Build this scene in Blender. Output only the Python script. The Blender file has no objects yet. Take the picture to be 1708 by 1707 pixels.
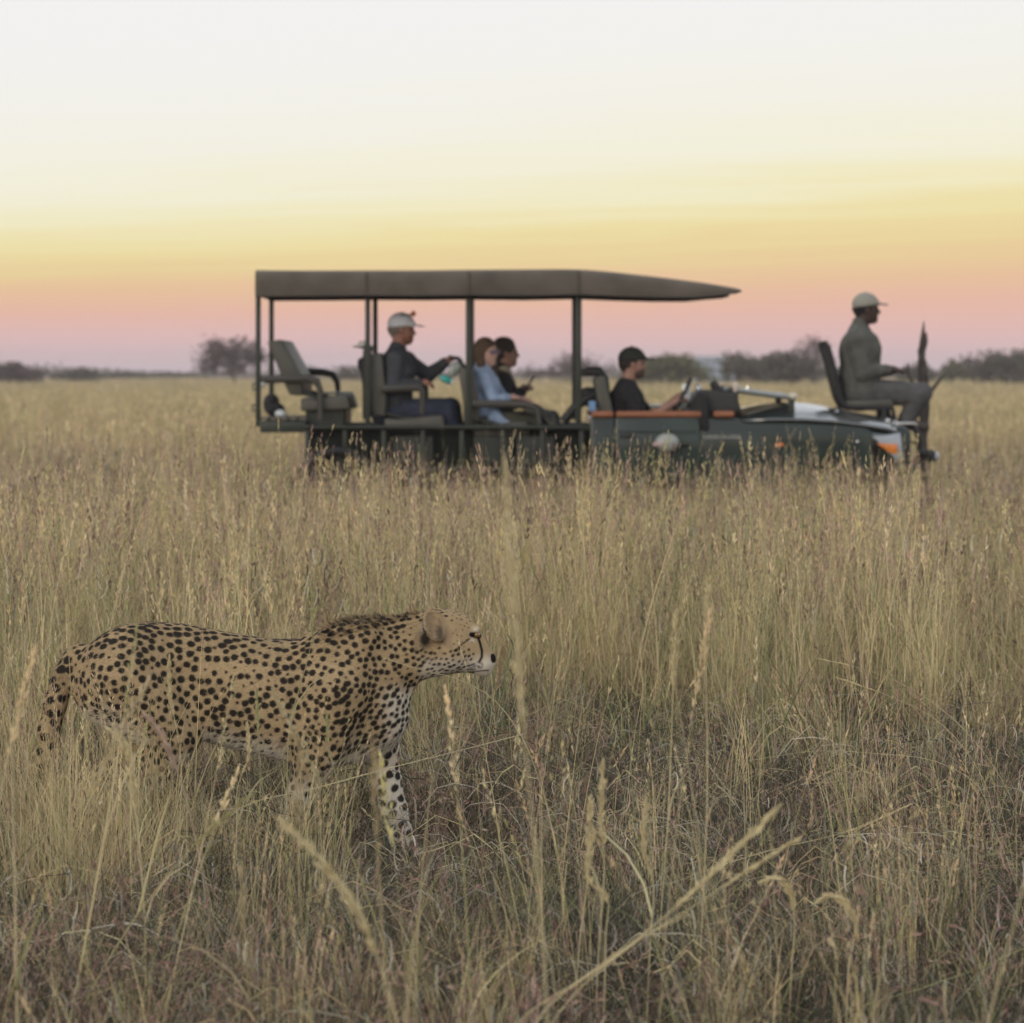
import bpy, bmesh, math, random
import numpy as np
from mathutils import Vector, Matrix, kdtree
rng = np.random.default_rng(11)
random.seed(5)
R = math.radians
scene = bpy.context.scene

# ------------------------------------------------------------------ camera
FPX, CX, HY, CAMH = 6150.0, 854.0, 620.0, 1.45     # focal length, centre, horizon in photo pixels; eye height in m
cam_data = bpy.data.cameras.new('camera')
cam = bpy.data.objects.new('camera', cam_data)
scene.collection.objects.link(cam)
cam.location = (0, 0, CAMH)
cam.rotation_euler = (R(90), 0, 0)
cam_data.sensor_width = 36
cam_data.lens = 36 * FPX / 1708
cam_data.shift_y = (HY - 853.5) / 1708
cam_data.clip_start = 0.1
cam_data.clip_end = 9000
cam_data.dof.use_dof = True
cam_data.dof.focus_distance = 10.95
cam_data.dof.aperture_fstop = 6.5
scene.camera = cam

# ------------------------------------------------------------------ sky and sun
SUN_EL, SUN_AZ = 11.0, 215.0          # degrees; azimuth clockwise from +Y: low, behind the camera and to its left
world = bpy.data.worlds.new('World')
scene.world = world
world.use_nodes = True
nt = world.node_tree
for n in list(nt.nodes):
    nt.nodes.remove(n)
def N(t, kind, **kw):
    n = t.nodes.new(kind)
    for k, v in kw.items():
        setattr(n, k, v)
    return n
def M(t, op, a, b=None, c=None, clamp=False):
    n = t.nodes.new('ShaderNodeMath'); n.operation = op; n.use_clamp = clamp
    for i, v in enumerate((a, b, c)):
        if v is None: continue
        if isinstance(v, (int, float)): n.inputs[i].default_value = v
        else: t.links.new(v, n.inputs[i])
    return n.outputs[0]
def srgb(r, g, b):
    f = lambda c: c / 12.92 if c <= 0.04045 else ((c + 0.055) / 1.055) ** 2.4
    return (f(r / 255), f(g / 255), f(b / 255), 1)
out = N(nt, 'ShaderNodeOutputWorld')
tc = N(nt, 'ShaderNodeTexCoord')
sep = N(nt, 'ShaderNodeSeparateXYZ')
nt.links.new(tc.outputs['Generated'], sep.inputs[0])
el = M(nt, 'MULTIPLY', M(nt, 'ARCSINE', sep.outputs['Z']), 180 / math.pi)          # elevation in degrees
# long thin streaks of high cloud, lying a little aslant
mp = N(nt, 'ShaderNodeCombineXYZ')
zz = M(nt, 'SUBTRACT', sep.outputs['Z'], M(nt, 'MULTIPLY', sep.outputs['X'], 0.03))
for k_, v_ in enumerate((M(nt, 'MULTIPLY', sep.outputs['X'], 7.0), M(nt, 'MULTIPLY', sep.outputs['Y'], 7.0), M(nt, 'MULTIPLY', zz, 260.0))):
    nt.links.new(v_, mp.inputs[k_])
ns = N(nt, 'ShaderNodeTexNoise'); ns.inputs['Scale'].default_value = 1.0; ns.inputs['Detail'].default_value = 7; ns.inputs['Roughness'].default_value = .62; ns.inputs['Distortion'].default_value = .6
nt.links.new(mp.outputs[0], ns.inputs['Vector'])
streak = M(nt, 'MULTIPLY', M(nt, 'SUBTRACT', ns.outputs['Fac'], 0.5), 1.35)
tilt = M(nt, 'MULTIPLY', sep.outputs['X'], 3.2)
damp = M(nt, 'MULTIPLY', M(nt, 'SUBTRACT', el, 0.6), 0.5, clamp=True)
e2 = M(nt, 'SUBTRACT', M(nt, 'ADD', el, M(nt, 'MULTIPLY', streak, damp)), M(nt, 'MULTIPLY', tilt, damp))
ramp = N(nt, 'ShaderNodeValToRGB')
stops = [(0.00, (214, 194, 202)), (0.25, (223, 194, 197)), (0.60, (231, 189, 184)), (0.98, (235, 187, 167)), (1.35, (236, 196, 156)),
         (1.75, (237, 212, 156)), (2.15, (241, 225, 167)), (2.6, (244, 236, 196)), (3.1, (245, 241, 217)), (4.0, (245, 243, 231)),
         (5.2, (244, 243, 240)), (7.5, (242, 243, 246)), (16, (232, 236, 242))]
cr = ramp.color_ramp
while len(cr.elements) < len(stops):
    cr.elements.new(1.0)
for e, (p, c) in zip(cr.elements, stops):
    e.position = p / 16; e.color = srgb(*c)
nt.links.new(M(nt, 'DIVIDE', e2, 16.0, clamp=True), ramp.inputs[0])
sky = N(nt, 'ShaderNodeTexSky'); sky.sky_type = 'NISHITA'; sky.sun_disc = False
sky.sun_elevation = R(SUN_EL); sky.sun_rotation = R(SUN_AZ); sky.air_density = 1.0; sky.dust_density = 2.0; sky.ozone_density = 1.0
b1 = N(nt, 'ShaderNodeBackground'); b1.inputs['Strength'].default_value = 1.0
nt.links.new(ramp.outputs[0], b1.inputs['Color'])
b2 = N(nt, 'ShaderNodeBackground'); b2.inputs['Strength'].default_value = 0.15
nt.links.new(sky.outputs[0], b2.inputs['Color'])
mixs = N(nt, 'ShaderNodeMixShader')
up = N(nt, 'ShaderNodeMapRange'); up.interpolation_type = 'SMOOTHSTEP'
nt.links.new(el, up.inputs['Value']); up.inputs['From Min'].default_value = 15; up.inputs['From Max'].default_value = 75
up.inputs['To Max'].default_value = 0.12
nt.links.new(up.outputs[0], mixs.inputs[0]); nt.links.new(b1.outputs[0], mixs.inputs[1]); nt.links.new(b2.outputs[0], mixs.inputs[2])
nt.links.new(mixs.outputs[0], out.inputs['Surface'])

sun_data = bpy.data.lights.new('sun', 'SUN')
sun_data.energy = 0.9; sun_data.angle = R(30); sun_data.color = (1.0, 0.86, 0.70)
sun = bpy.data.objects.new('sun', sun_data); scene.collection.objects.link(sun)
d = Vector((math.sin(R(SUN_AZ)) * math.cos(R(SUN_EL)), math.cos(R(SUN_AZ)) * math.cos(R(SUN_EL)), math.sin(R(SUN_EL))))
sun.rotation_euler = d.to_track_quat('Z', 'Y').to_euler()

scene.view_settings.view_transform = 'Standard'
scene.view_settings.look = 'None'
scene.view_settings.exposure = 0.0
scene.view_settings.gamma = 1.0
scene.view_settings.use_curve_mapping = False
scene.render.engine = 'CYCLES'
scene.cycles.use_denoising = True
scene.cycles.adaptive_threshold = 0.02
scene.cycles.max_bounces = 5
scene.cycles.diffuse_bounces = 4
scene.cycles.transparent_max_bounces = 6
scene.cycles.use_light_tree = False
scene.cycles.volume_bounces = 0

# ------------------------------------------------------------------ helpers
COL = scene.collection
def px(x, y, Z):
    """photo pixel at distance Z -> world point"""
    return ((x - CX) * Z / FPX, Z, CAMH - (y - HY) * Z / FPX)
def link(o, parent=None):
    COL.objects.link(o)
    if parent: o.parent = parent
    return o
def tag(o, label=None, cat=None, group=None, kind=None):
    for k, v in (('label', label), ('category', cat), ('group', group), ('kind', kind)):
        if v: o[k] = v
    return o
def empty(name, loc, label, cat, group=None):
    o = bpy.data.objects.new(name, None); o.empty_display_size = .2
    link(o); o.location = loc
    return tag(o, label, cat, group)
def mesh_obj(name, verts, faces, mat, parent=None, smooth=True, cols=None):
    me = bpy.data.meshes.new(name)
    if isinstance(verts, np.ndarray): verts = verts.tolist()
    if isinstance(faces, np.ndarray): faces = faces.tolist()
    me.from_pydata(verts, [], faces)
    if cols is not None:
        a = me.color_attributes.new('Col', 'FLOAT_COLOR', 'POINT')
        c4 = np.ones((len(verts), 4), np.float32); c4[:, :3] = cols
        a.data.foreach_set('color', c4.ravel())
    if smooth: me.polygons.foreach_set('use_smooth', np.ones(len(me.polygons), bool))
    if mat: me.materials.append(mat)
    me.update()
    return link(bpy.data.objects.new(name, me), parent)

MATS = {}
def mat(name, col, rough=.8, metal=0., var=.12, scale=8., bump=.0, bscale=60., coat=0., spec=.5, emit=0.):
    if name in MATS: return MATS[name]
    m = bpy.data.materials.new(name); m.use_nodes = True; t = m.node_tree
    b = t.nodes['Principled BSDF']
    b.inputs['Roughness'].default_value = rough; b.inputs['Metallic'].default_value = metal
    b.inputs['Coat Weight'].default_value = coat; b.inputs['Coat Roughness'].default_value = .06
    b.inputs['Specular IOR Level'].default_value = spec
    c = tuple(col[:3])
    tcn = N(t, 'ShaderNodeTexCoord')
    n = N(t, 'ShaderNodeTexNoise'); n.inputs['Scale'].default_value = scale; n.inputs['Detail'].default_value = 5
    t.links.new(tcn.outputs['Object'], n.inputs['Vector'])
    r = N(t, 'ShaderNodeValToRGB')
    r.color_ramp.elements[0].position = .3; r.color_ramp.elements[1].position = .7
    r.color_ramp.elements[0].color = tuple(max(0, x * (1 - var)) for x in c) + (1,)
    r.color_ramp.elements[1].color = tuple(min(1, x * (1 + var)) for x in c) + (1,)
    t.links.new(n.outputs['Fac'], r.inputs[0]); t.links.new(r.outputs[0], b.inputs['Base Color'])
    if bump:
        n2 = N(t, 'ShaderNodeTexNoise'); n2.inputs['Scale'].default_value = bscale; n2.inputs['Detail'].default_value = 4
        t.links.new(tcn.outputs['Object'], n2.inputs['Vector'])
        bp = N(t, 'ShaderNodeBump'); bp.inputs['Strength'].default_value = bump; bp.inputs['Distance'].default_value = .02
        t.links.new(n2.outputs['Fac'], bp.inputs['Height']); t.links.new(bp.outputs[0], b.inputs['Normal'])
    MATS[name] = m
    return m

def col_mat(name, rough=.9, transl=0., inst=False, bump=0., spec=.2):
    """material that takes its colour from the Col attribute; inst: a little tint per instance"""
    m = bpy.data.materials.new(name); m.use_nodes = True; t = m.node_tree
    b = t.nodes['Principled BSDF']; b.inputs['Roughness'].default_value = rough
    b.inputs['Specular IOR Level'].default_value = spec
    a = N(t, 'ShaderNodeAttribute', attribute_name='Col')
    c = a.outputs['Color']
    if inst:
        oi = N(t, 'ShaderNodeObjectInfo')
        r = N(t, 'ShaderNodeValToRGB'); e = r.color_ramp.elements
        tints = [(0, (.58, .62, .55)), (.18, (.85, .84, .72)), (.4, (1.12, 1.06, .90)), (.6, (1.22, 1.16, 1.02)), (.78, (.98, .89, .82)), (.9, (.70, .64, .58)), (1, (.66, .74, .56))]
        while len(e) < len(tints): e.new(1.)
        for k, (p, q) in zip(e, tints): k.position = p; k.color = q + (1,)
        t.links.new(oi.outputs['Random'], r.inputs[0])
        mx = N(t, 'ShaderNodeMix', data_type='RGBA', blend_type='MULTIPLY'); mx.inputs[0].default_value = 1
        t.links.new(c, mx.inputs[6]); t.links.new(r.outputs[0], mx.inputs[7]); c = mx.outputs[2]
    t.links.new(c, b.inputs['Base Color'])
    if bump:
        tcn = N(t, 'ShaderNodeTexCoord'); n2 = N(t, 'ShaderNodeTexNoise'); n2.inputs['Scale'].default_value = 220
        t.links.new(tcn.outputs['Object'], n2.inputs['Vector'])
        bp = N(t, 'ShaderNodeBump'); bp.inputs['Strength'].default_value = bump; bp.inputs['Distance'].default_value = .004
        t.links.new(n2.outputs['Fac'], bp.inputs['Height']); t.links.new(bp.outputs[0], b.inputs['Normal'])
    if transl:
        tr = N(t, 'ShaderNodeBsdfTranslucent'); t.links.new(c, tr.inputs['Color'])
        mx = N(t, 'ShaderNodeMixShader'); mx.inputs[0].default_value = transl
        t.links.new(b.outputs[0], mx.inputs[1]); t.links.new(tr.outputs[0], mx.inputs[2])
        t.links.new(mx.outputs[0], t.nodes['Material Output'].inputs['Surface'])
    return m

# ---- bmesh shapes -> one mesh object
class MB:
    def __init__(s, org=(0, 0, 0)): s.v = []; s.f = []; s.o = Vector(org)
    def add(s, vs, fs):
        n = len(s.v); s.v += [tuple(Vector(v) - s.o) for v in vs]; s.f += [tuple(i + n for i in f) for f in fs]; return s
    def box(s, c, size, rot=None):
        hx, hy, hz = [q / 2 for q in size]
        pts = [Vector((x, y, z)) for x in (-hx, hx) for y in (-hy, hy) for z in (-hz, hz)]
        if rot is not None: pts = [rot @ p for p in pts]
        pts = [p + Vector(c) for p in pts]
        return s.add(pts, [(0, 1, 3, 2), (4, 6, 7, 5), (0, 4, 5, 1), (2, 3, 7, 6), (0, 2, 6, 4), (1, 5, 7, 3)])
    def prism(s, poly, y0, y1):
        """polygon of (x,z) world points pushed from y0 to y1"""
        n = len(poly)
        a = sum(poly[i][0] * poly[(i + 1) % n][1] - poly[(i + 1) % n][0] * poly[i][1] for i in range(n))
        if a < 0: poly = poly[::-1]
        vs = [(x, y0, z) for x, z in poly] + [(x, y1, z) for x, z in poly]
        fs = [tuple(range(n)), tuple(range(2 * n - 1, n - 1, -1))] + [(i, i + n, (i + 1) % n + n, (i + 1) % n) for i in range(n)]
        return s.add(vs, fs)
    def tube(s, pts, r, seg=8, cap=True):
        pts = [Vector(p) for p in pts]; n = len(pts)
        rs = r if isinstance(r, (list, tuple)) else [r] * n
        up = Vector((0, 1, 0)); vs = []; fs = []
        for i, p in enumerate(pts):
            t = (pts[min(i + 1, n - 1)] - pts[max(i - 1, 0)]).normalized()
            a = t.cross(up)
            if a.length < .05: a = t.cross(Vector((1, 0, 0)))
            a.normalize(); b = t.cross(a).normalized(); up = b if abs(t.dot(Vector((0, 1, 0)))) > .95 else Vector((0, 1, 0))
            for k in range(seg):
                q = 2 * math.pi * k / seg
                vs.append(p + (a * math.cos(q) + b * math.sin(q)) * rs[i])
        for i in range(n - 1):
            for k in range(seg):
                k2 = (k + 1) % seg
                fs.append((i * seg + k, i * seg + k2, (i + 1) * seg + k2, (i + 1) * seg + k))
        if cap: fs += [tuple(range(seg))[::-1], tuple((n - 1) * seg + k for k in range(seg))]
        return s.add(vs, fs)
    def lathe_y(s, c, prof, seg=28):
        """profile of (radius, y) turned about the y axis through c"""
        vs = []; fs = []; n = len(prof)
        for k in range(seg):
            q = 2 * math.pi * k / seg
            vs += [(c[0] + r * math.cos(q), c[1] + y, c[2] + r * math.sin(q)) for r, y in prof]
        for k in range(seg):
            k2 = (k + 1) % seg
            for i in range(n - 1):
                fs.append((k * n + i, k * n + i + 1, k2 * n + i + 1, k2 * n + i))
        return s.add(vs, fs)
    def ball(s, c, rad, seg=12, ring=8):
        rx, ry, rz = rad if isinstance(rad, (tuple, list)) else (rad,) * 3
        vs = [(c[0], c[1], c[2] + rz)]
        for i in range(1, ring):
            a = math.pi * i / ring
            vs += [(c[0] + rx * math.sin(a) * math.cos(2 * math.pi * k / seg), c[1] + ry * math.sin(a) * math.sin(2 * math.pi * k / seg), c[2] + rz * math.cos(a)) for k in range(seg)]
        vs.append((c[0], c[1], c[2] - rz)); fs = []
        for k in range(seg):
            fs.append((0, 1 + k, 1 + (k + 1) % seg))
            for i in range(ring - 2):
                a = 1 + i * seg
                fs.append((a + k, a + seg + k, a + seg + (k + 1) % seg, a + (k + 1) % seg))
            fs.append((len(vs) - 1, 1 + (ring - 2) * seg + (k + 1) % seg, 1 + (ring - 2) * seg + k))
        return s.add(vs, fs)
    def build(s, name, m, parent=None, bevel=0., bseg=2, smooth=True, sub=0):
        o = mesh_obj(name, s.v, s.f, m, parent, smooth=False)
        bm = bmesh.new(); bm.from_mesh(o.data); bmesh.ops.recalc_face_normals(bm, faces=bm.faces)
        if bevel:
            es = [e for e in bm.edges if len(e.link_faces) == 2 and e.calc_face_angle(0) > .5]
            bmesh.ops.bevel(bm, geom=es, offset=bevel, segments=bseg, affect='EDGES', profile=.5, clamp_overlap=True)
        bm.to_mesh(o.data); bm.free()
        if smooth:
            o.data.polygons.foreach_set('use_smooth', np.ones(len(o.data.polygons), bool))
            o.data.set_sharp_from_angle(angle=R(40))
        if sub:
            md = o.modifiers.new('s', 'SUBSURF'); md.levels = md.render_levels = sub
        return o

# ---- implicit surfaces (for bodies): smooth unions on a grid, then surface nets
class Field:
    def __init__(s, lo, hi, h):
        s.lo = np.array(lo, np.float32); s.h = h
        s.n = np.ceil((np.array(hi) - s.lo) / h).astype(int) + 1
        s.V = np.full(s.n, 1.0, np.float32)
    def _sl(s, a, b):
        i0 = np.clip(np.floor((np.array(a) - s.lo) / s.h).astype(int), 0, s.n - 1)
        i1 = np.clip(np.ceil((np.array(b) - s.lo) / s.h).astype(int) + 1, 1, s.n)
        sl = tuple(slice(p, max(q, p + 1)) for p, q in zip(i0, i1))
        ax = [s.lo[k] + s.h * np.arange(sl[k].start, sl[k].stop, dtype=np.float32) for k in range(3)]
        return sl, ax[0][:, None, None], ax[1][None, :, None], ax[2][None, None, :]
    def _put(s, sl, d, k, op='add'):
        v = s.V[sl]
        if op == 'add':
            if k > 0:
                hh = np.maximum(k - np.abs(v - d), 0) / k
                s.V[sl] = np.minimum(v, d) - hh * hh * k * .25
            else: s.V[sl] = np.minimum(v, d)
        elif op == 'sub':
            hh = np.maximum(k - np.abs(v + d), 0) / max(k, 1e-6)
            s.V[sl] = np.maximum(v, -d) + hh * hh * k * .25
    def cone(s, a, b, ra, rb, k=.03, sy=1., op='add'):
        a = np.array(a, np.float32); b = np.array(b, np.float32); m = max(ra, rb) * max(1, sy) + k + 3 * s.h
        sl, X, Y, Z = s._sl(np.minimum(a, b) - m, np.maximum(a, b) + m)
        d = b - a; L = max(float(d @ d), 1e-9)
        t = np.clip(((X - a[0]) * d[0] + (Y - a[1]) * d[1] + (Z - a[2]) * d[2]) / L, 0, 1)
        q = np.sqrt((X - a[0] - t * d[0]) ** 2 + ((Y - a[1] - t * d[1]) / sy) ** 2 + (Z - a[2] - t * d[2]) ** 2) - (ra + (rb - ra) * t)
        s._put(sl, q, k, op); return s
    def chain(s, pts, rs, k=.03, sy=1.):
        for i in range(len(pts) - 1): s.cone(pts[i], pts[i + 1], rs[i], rs[i + 1], k if i == 0 else min(k, .02), sy)
        return s
    def ell(s, c, r, k=.02, rot=None, op='add', clip=None):
        r = np.array(r, np.float32); m = float(r.max()) + k + 3 * s.h
        sl, X, Y, Z = s._sl(np.array(c) - m, np.array(c) + m)
        x, y, z = X - c[0], Y - c[1], Z - c[2]
        if rot is not None:
            q = rot.transposed()
            x, y, z = [q[i][0] * x + q[i][1] * y + q[i][2] * z for i in range(3)]
        d = (np.sqrt((x / r[0]) ** 2 + (y / r[1]) ** 2 + (z / r[2]) ** 2) - 1) * float(r.min())
        if clip is not None:
            d = np.maximum(d, clip[0] * x + clip[1] * y + clip[2] * z + clip[3])
        s._put(sl, d, k, op); return s
    def loft(s, xs, zt, zb, hw, k=.03, yc=0., p=2.3):
        xs = np.array(xs); sl, X, Y, Z = s._sl((xs[0] - .02, yc - max(hw) - .06, min(zb) - .06), (xs[-1] + .02, yc + max(hw) + .06, max(zt) + .06))
        x1 = X[:, 0, 0]
        def sm(v):
            g = np.linspace(xs[0], xs[-1], 400); w = np.interp(g, xs, v)
            ker = np.hanning(23); ker /= ker.sum()
            w = np.convolve(np.pad(w, 11, mode='edge'), ker, 'valid')
            return np.interp(x1, g, w).astype(np.float32)[:, None, None]
        t, b, w = sm(zt), sm(zb), sm(hw)
        hz = np.maximum((t - b) / 2, .004); zc = (t + b) / 2; w = np.maximum(w, .004)
        q = (np.abs((Z - zc) / hz) ** p + np.abs((Y - yc) / w) ** p) ** (1 / p)
        d = (q - 1) * np.minimum(hz, w)
        d = np.maximum(d, np.maximum(xs[0] - X, X - xs[-1]))
        s._put(sl, d, k); return s
    def mesh(s):
        V = s.V; ins = V < 0
        n = s.n - 1
        cnt = np.zeros(n, np.int8)
        offs = [(i, j, k) for i in (0, 1) for j in (0, 1) for k in (0, 1)]
        for i, j, k in offs: cnt += ins[i:i + n[0], j:j + n[1], k:k + n[2]]
        act = np.argwhere((cnt > 0) & (cnt < 8))
        vals = np.stack([V[act[:, 0] + i, act[:, 1] + j, act[:, 2] + k] for i, j, k in offs], 1)
        acc = np.zeros((len(act), 3)); num = np.zeros(len(act)); O = np.array(offs, float)
        for a in range(8):
            for b in range(a + 1, 8):
                if np.abs(O[a] - O[b]).sum() != 1: continue
                va, vb = vals[:, a], vals[:, b]; c = (va < 0) != (vb < 0)
                t = np.where(c, va / np.where(va == vb, 1, va - vb), 0)
                acc += np.where(c[:, None], O[a] + t[:, None] * (O[b] - O[a]), 0); num += c
        P = s.lo + s.h * (act + acc / num[:, None])
        idx = -np.ones(n, np.int64); idx[tuple(act.T)] = np.arange(len(act))
        quads = []
        for ax in range(3):
            u, w = (ax + 1) % 3, (ax + 2) % 3
            sa = [slice(None)] * 3; sb = [slice(None)] * 3
            sa[ax] = slice(0, -1); sb[ax] = slice(1, None)
            ch = ins[tuple(sa)] != ins[tuple(sb)]
            e = np.argwhere(ch)
            e = e[(e[:, u] > 0) & (e[:, w] > 0) & (e[:, u] < n[u]) & (e[:, w] < n[w])]
            du = np.zeros(3, int); du[u] = 1; dw = np.zeros(3, int); dw[w] = 1
            q = np.stack([idx[tuple((e - du - dw).T)], idx[tuple((e - dw).T)], idx[tuple(e.T)], idx[tuple((e - du).T)]], 1)
            flip = ~ins[tuple(e.T)]
            q[flip] = q[flip][:, ::-1]
            quads.append(q)
        return P, np.concatenate(quads)

def relax(P, F, it=2, lam=.5):
    e = np.concatenate([F[:, [0, 1]], F[:, [1, 2]], F[:, [2, 3]], F[:, [3, 0]]])
    e = np.concatenate([e, e[:, ::-1]])
    for _ in range(it):
        s_ = np.zeros_like(P); c = np.bincount(e[:, 0], minlength=len(P))[:, None]
        for k in range(3): s_[:, k] = np.bincount(e[:, 0], weights=P[e[:, 1], k], minlength=len(P))
        P = P + lam * (s_ / np.maximum(c, 1) - P)
    return P
# ------------------------------------------------------------------ ground
def ground_material():
    m = bpy.data.materials.new('dry_soil'); m.use_nodes = True; t = m.node_tree; b = t.nodes['Principled BSDF']
    b.inputs['Roughness'].default_value = .95; b.inputs['Specular IOR Level'].default_value = .1
    g = N(t, 'ShaderNodeNewGeometry')
    n = N(t, 'ShaderNodeTexNoise'); n.inputs['Scale'].default_value = .35; n.inputs['Detail'].default_value = 9
    t.links.new(g.outputs['Position'], n.inputs['Vector'])
    r = N(t, 'ShaderNodeValToRGB'); e = r.color_ramp.elements
    e[0].position = .3; e[0].color = (.09, .072, .055, 1); e[1].position = .7; e[1].color = (.17, .14, .10, 1)
    t.links.new(n.outputs['Fac'], r.inputs[0]); t.links.new(r.outputs[0], b.inputs['Base Color'])
    n2 = N(t, 'ShaderNodeTexNoise'); n2.inputs['Scale'].default_value = 14; n2.inputs['Detail'].default_value = 6
    t.links.new(g.outputs['Position'], n2.inputs['Vector'])
    bp = N(t, 'ShaderNodeBump'); bp.inputs['Strength'].default_value = .8; bp.inputs['Distance'].default_value = .05
    t.links.new(n2.outputs['Fac'], bp.inputs['Height']); t.links.new(bp.outputs[0], b.inputs['Normal'])
    return m
def make_ground():
    rad = [0, 2, 5, 9, 14, 20, 30, 50, 90, 160, 300, 600, 1200, 2500, 4500]; seg = 72
    vs = [(0, 0, 0)]; fs = []
    for r in rad[1:]:
        for k in range(seg):
            a = 2 * math.pi * k / seg
            vs.append((r * math.cos(a), r * math.sin(a), 0))
    for k in range(seg): fs.append((0, 1 + k, 1 + (k + 1) % seg))
    for i in range(len(rad) - 2):
        a = 1 + i * seg
        for k in range(seg): fs.append((a + k, a + seg + k, a + seg + (k + 1) % seg, a + (k + 1) % seg))
    tag(mesh_obj('ground', vs, fs, ground_material()), kind='structure')
make_ground()

# ------------------------------------------------------------------ grass: tuft shapes, then instances
GRASS = col_mat('dry_grass', rough=.8, transl=.3, inst=True, spec=.25)
STALK = col_mat('straw_stalk', rough=.75, transl=.2, spec=.25)
STRAW = [(.70, .60, .385), (.61, .53, .33), (.78, .69, .48), (.53, .49, .27), (.66, .53, .37)]
OLIVE = [(.30, .32, .15), (.38, .39, .20), (.24, .28, .14)]
MAUVE = [(.32, .205, .19), (.46, .32, .295), (.20, .13, .12), (.52, .385, .35), (.27, .195, .14)]
GREY = [(.28, .28, .255), (.56, .55, .51), (.13, .13, .118), (.72, .69, .63), (.07, .07, .064)]
DARK = [(.055, .05, .042), (.085, .072, .058), (.05, .06, .04)]  # near-black blade colours that imitate the shade deep between stems
GREEN = [(.15, .19, .10), (.20, .235, .12), (.17, .215, .15)]
class Tuft:
    def __init__(s): s.v = []; s.f = []; s.c = []
    def strip(s, pts, ws, col, side=None, col2=None):
        """a ribbon through pts with widths ws"""
        n = len(s.v); P = np.array(pts, float); m = len(P)
        if side is None:
            a = random.uniform(0, 6.283); side = np.array([math.cos(a), math.sin(a), 0])
        col2 = col if col2 is None else col2
        for i in range(m):
            t = i / max(1, m - 1)
            c = [col[k] + (col2[k] - col[k]) * t for k in range(3)]
            s.v += [tuple(P[i] - side * ws[i] / 2), tuple(P[i] + side * ws[i] / 2)]; s.c += [c, c]
        for i in range(m - 1): s.f.append((n + 2 * i, n + 2 * i + 1, n + 2 * i + 3, n + 2 * i + 2))
    def quad(s, p, a, b, col):
        n = len(s.v); p, a, b = map(np.array, (p, a, b))
        s.v += [tuple(p - a), tuple(p + b * .5), tuple(p + a), tuple(p - b * .5)]; s.c += [col] * 4; s.f.append((n, n + 1, n + 2, n + 3))
    def blade(s, root, h, lean, az, w, col, droop=0., segs=4, col2=None):
        pts = []; ws = []
        for i in range(segs + 1):
            t = i / segs
            d = lean * t ** 1.6 * h
            pts.append((root[0] + math.cos(az) * d, root[1] + math.sin(az) * d, root[2] + h * (t - droop * t ** 3)))
            ws.append(w * (1 - t ** 2.2 * .9))
        s.strip(pts, ws, col, col2=col2)
        return pts
    def head(s, base, tip, col, n=18, spread=.012, size=.012):
        """feathery seed head between base and tip"""
        base, tip = np.array(base), np.array(tip); ax = tip - base; L = np.linalg.norm(ax); ax /= max(L, 1e-6)
        for i in range(n):
            t = random.random(); w = math.sin(math.pi * min(.97, .12 + t * .85))
            a = random.uniform(0, 6.283); o = np.array([math.cos(a), math.sin(a), 0]) * spread * w * random.uniform(.3, 1)
            d = ax * .8 + o / spread * .5; d /= np.linalg.norm(d)
            q = np.cross(d, [random.uniform(-1, 1), random.uniform(-1, 1), .3]); q /= max(np.linalg.norm(q), 1e-6)
            sc = size * random.uniform(.7, 1.4); f = random.uniform(.85, 1.2)
            s.quad(base + ax * L * t + o, d * sc, q * sc * .45, [min(1, k * f) for k in col])
    def obj(s, name, coll):
        me = bpy.data.meshes.new(name); me.from_pydata(s.v, [], s.f)
        a = me.color_attributes.new('Col', 'FLOAT_COLOR', 'POINT')
        c4 = np.ones((len(s.v), 4), np.float32); c4[:, :3] = s.c; a.data.foreach_set('color', c4.ravel())
        me.materials.append(GRASS)
        o = bpy.data.objects.new(name, me); coll.objects.link(o); return o
def jit(c, a=.24):
    f = random.uniform(1 - a, 1 + a); return [min(.95, k * f * random.uniform(.96, 1.04)) for k in c]
U = random.uniform
def gauss2(r):
    a = U(0, 6.283); q = abs(random.gauss(0, r)); return (q * math.cos(a), q * math.sin(a), -.01)
def coll_of(name, maker, count):
    c = bpy.data.collections.new(name)
    for i in range(count):
        t = Tuft(); maker(t); t.obj('%s_%02d' % (name, i), c)
    return c
def mk_straw(t):                     # leafy straw tuft, knee high
    for _ in range(46):
        c = jit(random.choice(STRAW + STRAW + OLIVE + MAUVE + DARK))
        t.blade(gauss2(.07), U(.30, .68), U(.05, .55), U(0, 6.28), U(.0028, .0056), jit(c), droop=U(0, .35), col2=jit(random.choice(STRAW)))
    for _ in range(10):
        t.blade(gauss2(.09), U(.1, .3), U(.4, 1.3), U(0, 6.28), .003, jit(random.choice(GREY)), droop=U(.2, .6))
def mk_tall(t):                      # flowering stems, waist high
    for _ in range(15):
        h = U(.62, 1.0); az = U(0, 6.28); c = jit(random.choice(STRAW + OLIVE[:1]))
        p = t.blade(gauss2(.09), h, U(.02, .22), az, U(.0020, .0036), c, droop=U(0, .05), segs=5, col2=jit(STRAW[2]))
        b, e = np.array(p[-2]), np.array(p[-1])
        hc = jit(random.choice(STRAW + STRAW + [MAUVE[1], MAUVE[3], MAUVE[0], MAUVE[3]]), .15)
        t.head(b + (e - b) * .15, e + (e - b) * .15, hc, n=15, spread=U(.005, .012), size=U(.007, .012))
        for _ in range(2):
            q = np.array(p[random.choice((1, 2, 2, 3))]); t.blade(tuple(q), U(.14, .3), U(.2, .7), U(0, 6.28), .003, jit(random.choice(STRAW + OLIVE)), droop=U(.1, .5), segs=3)
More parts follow.
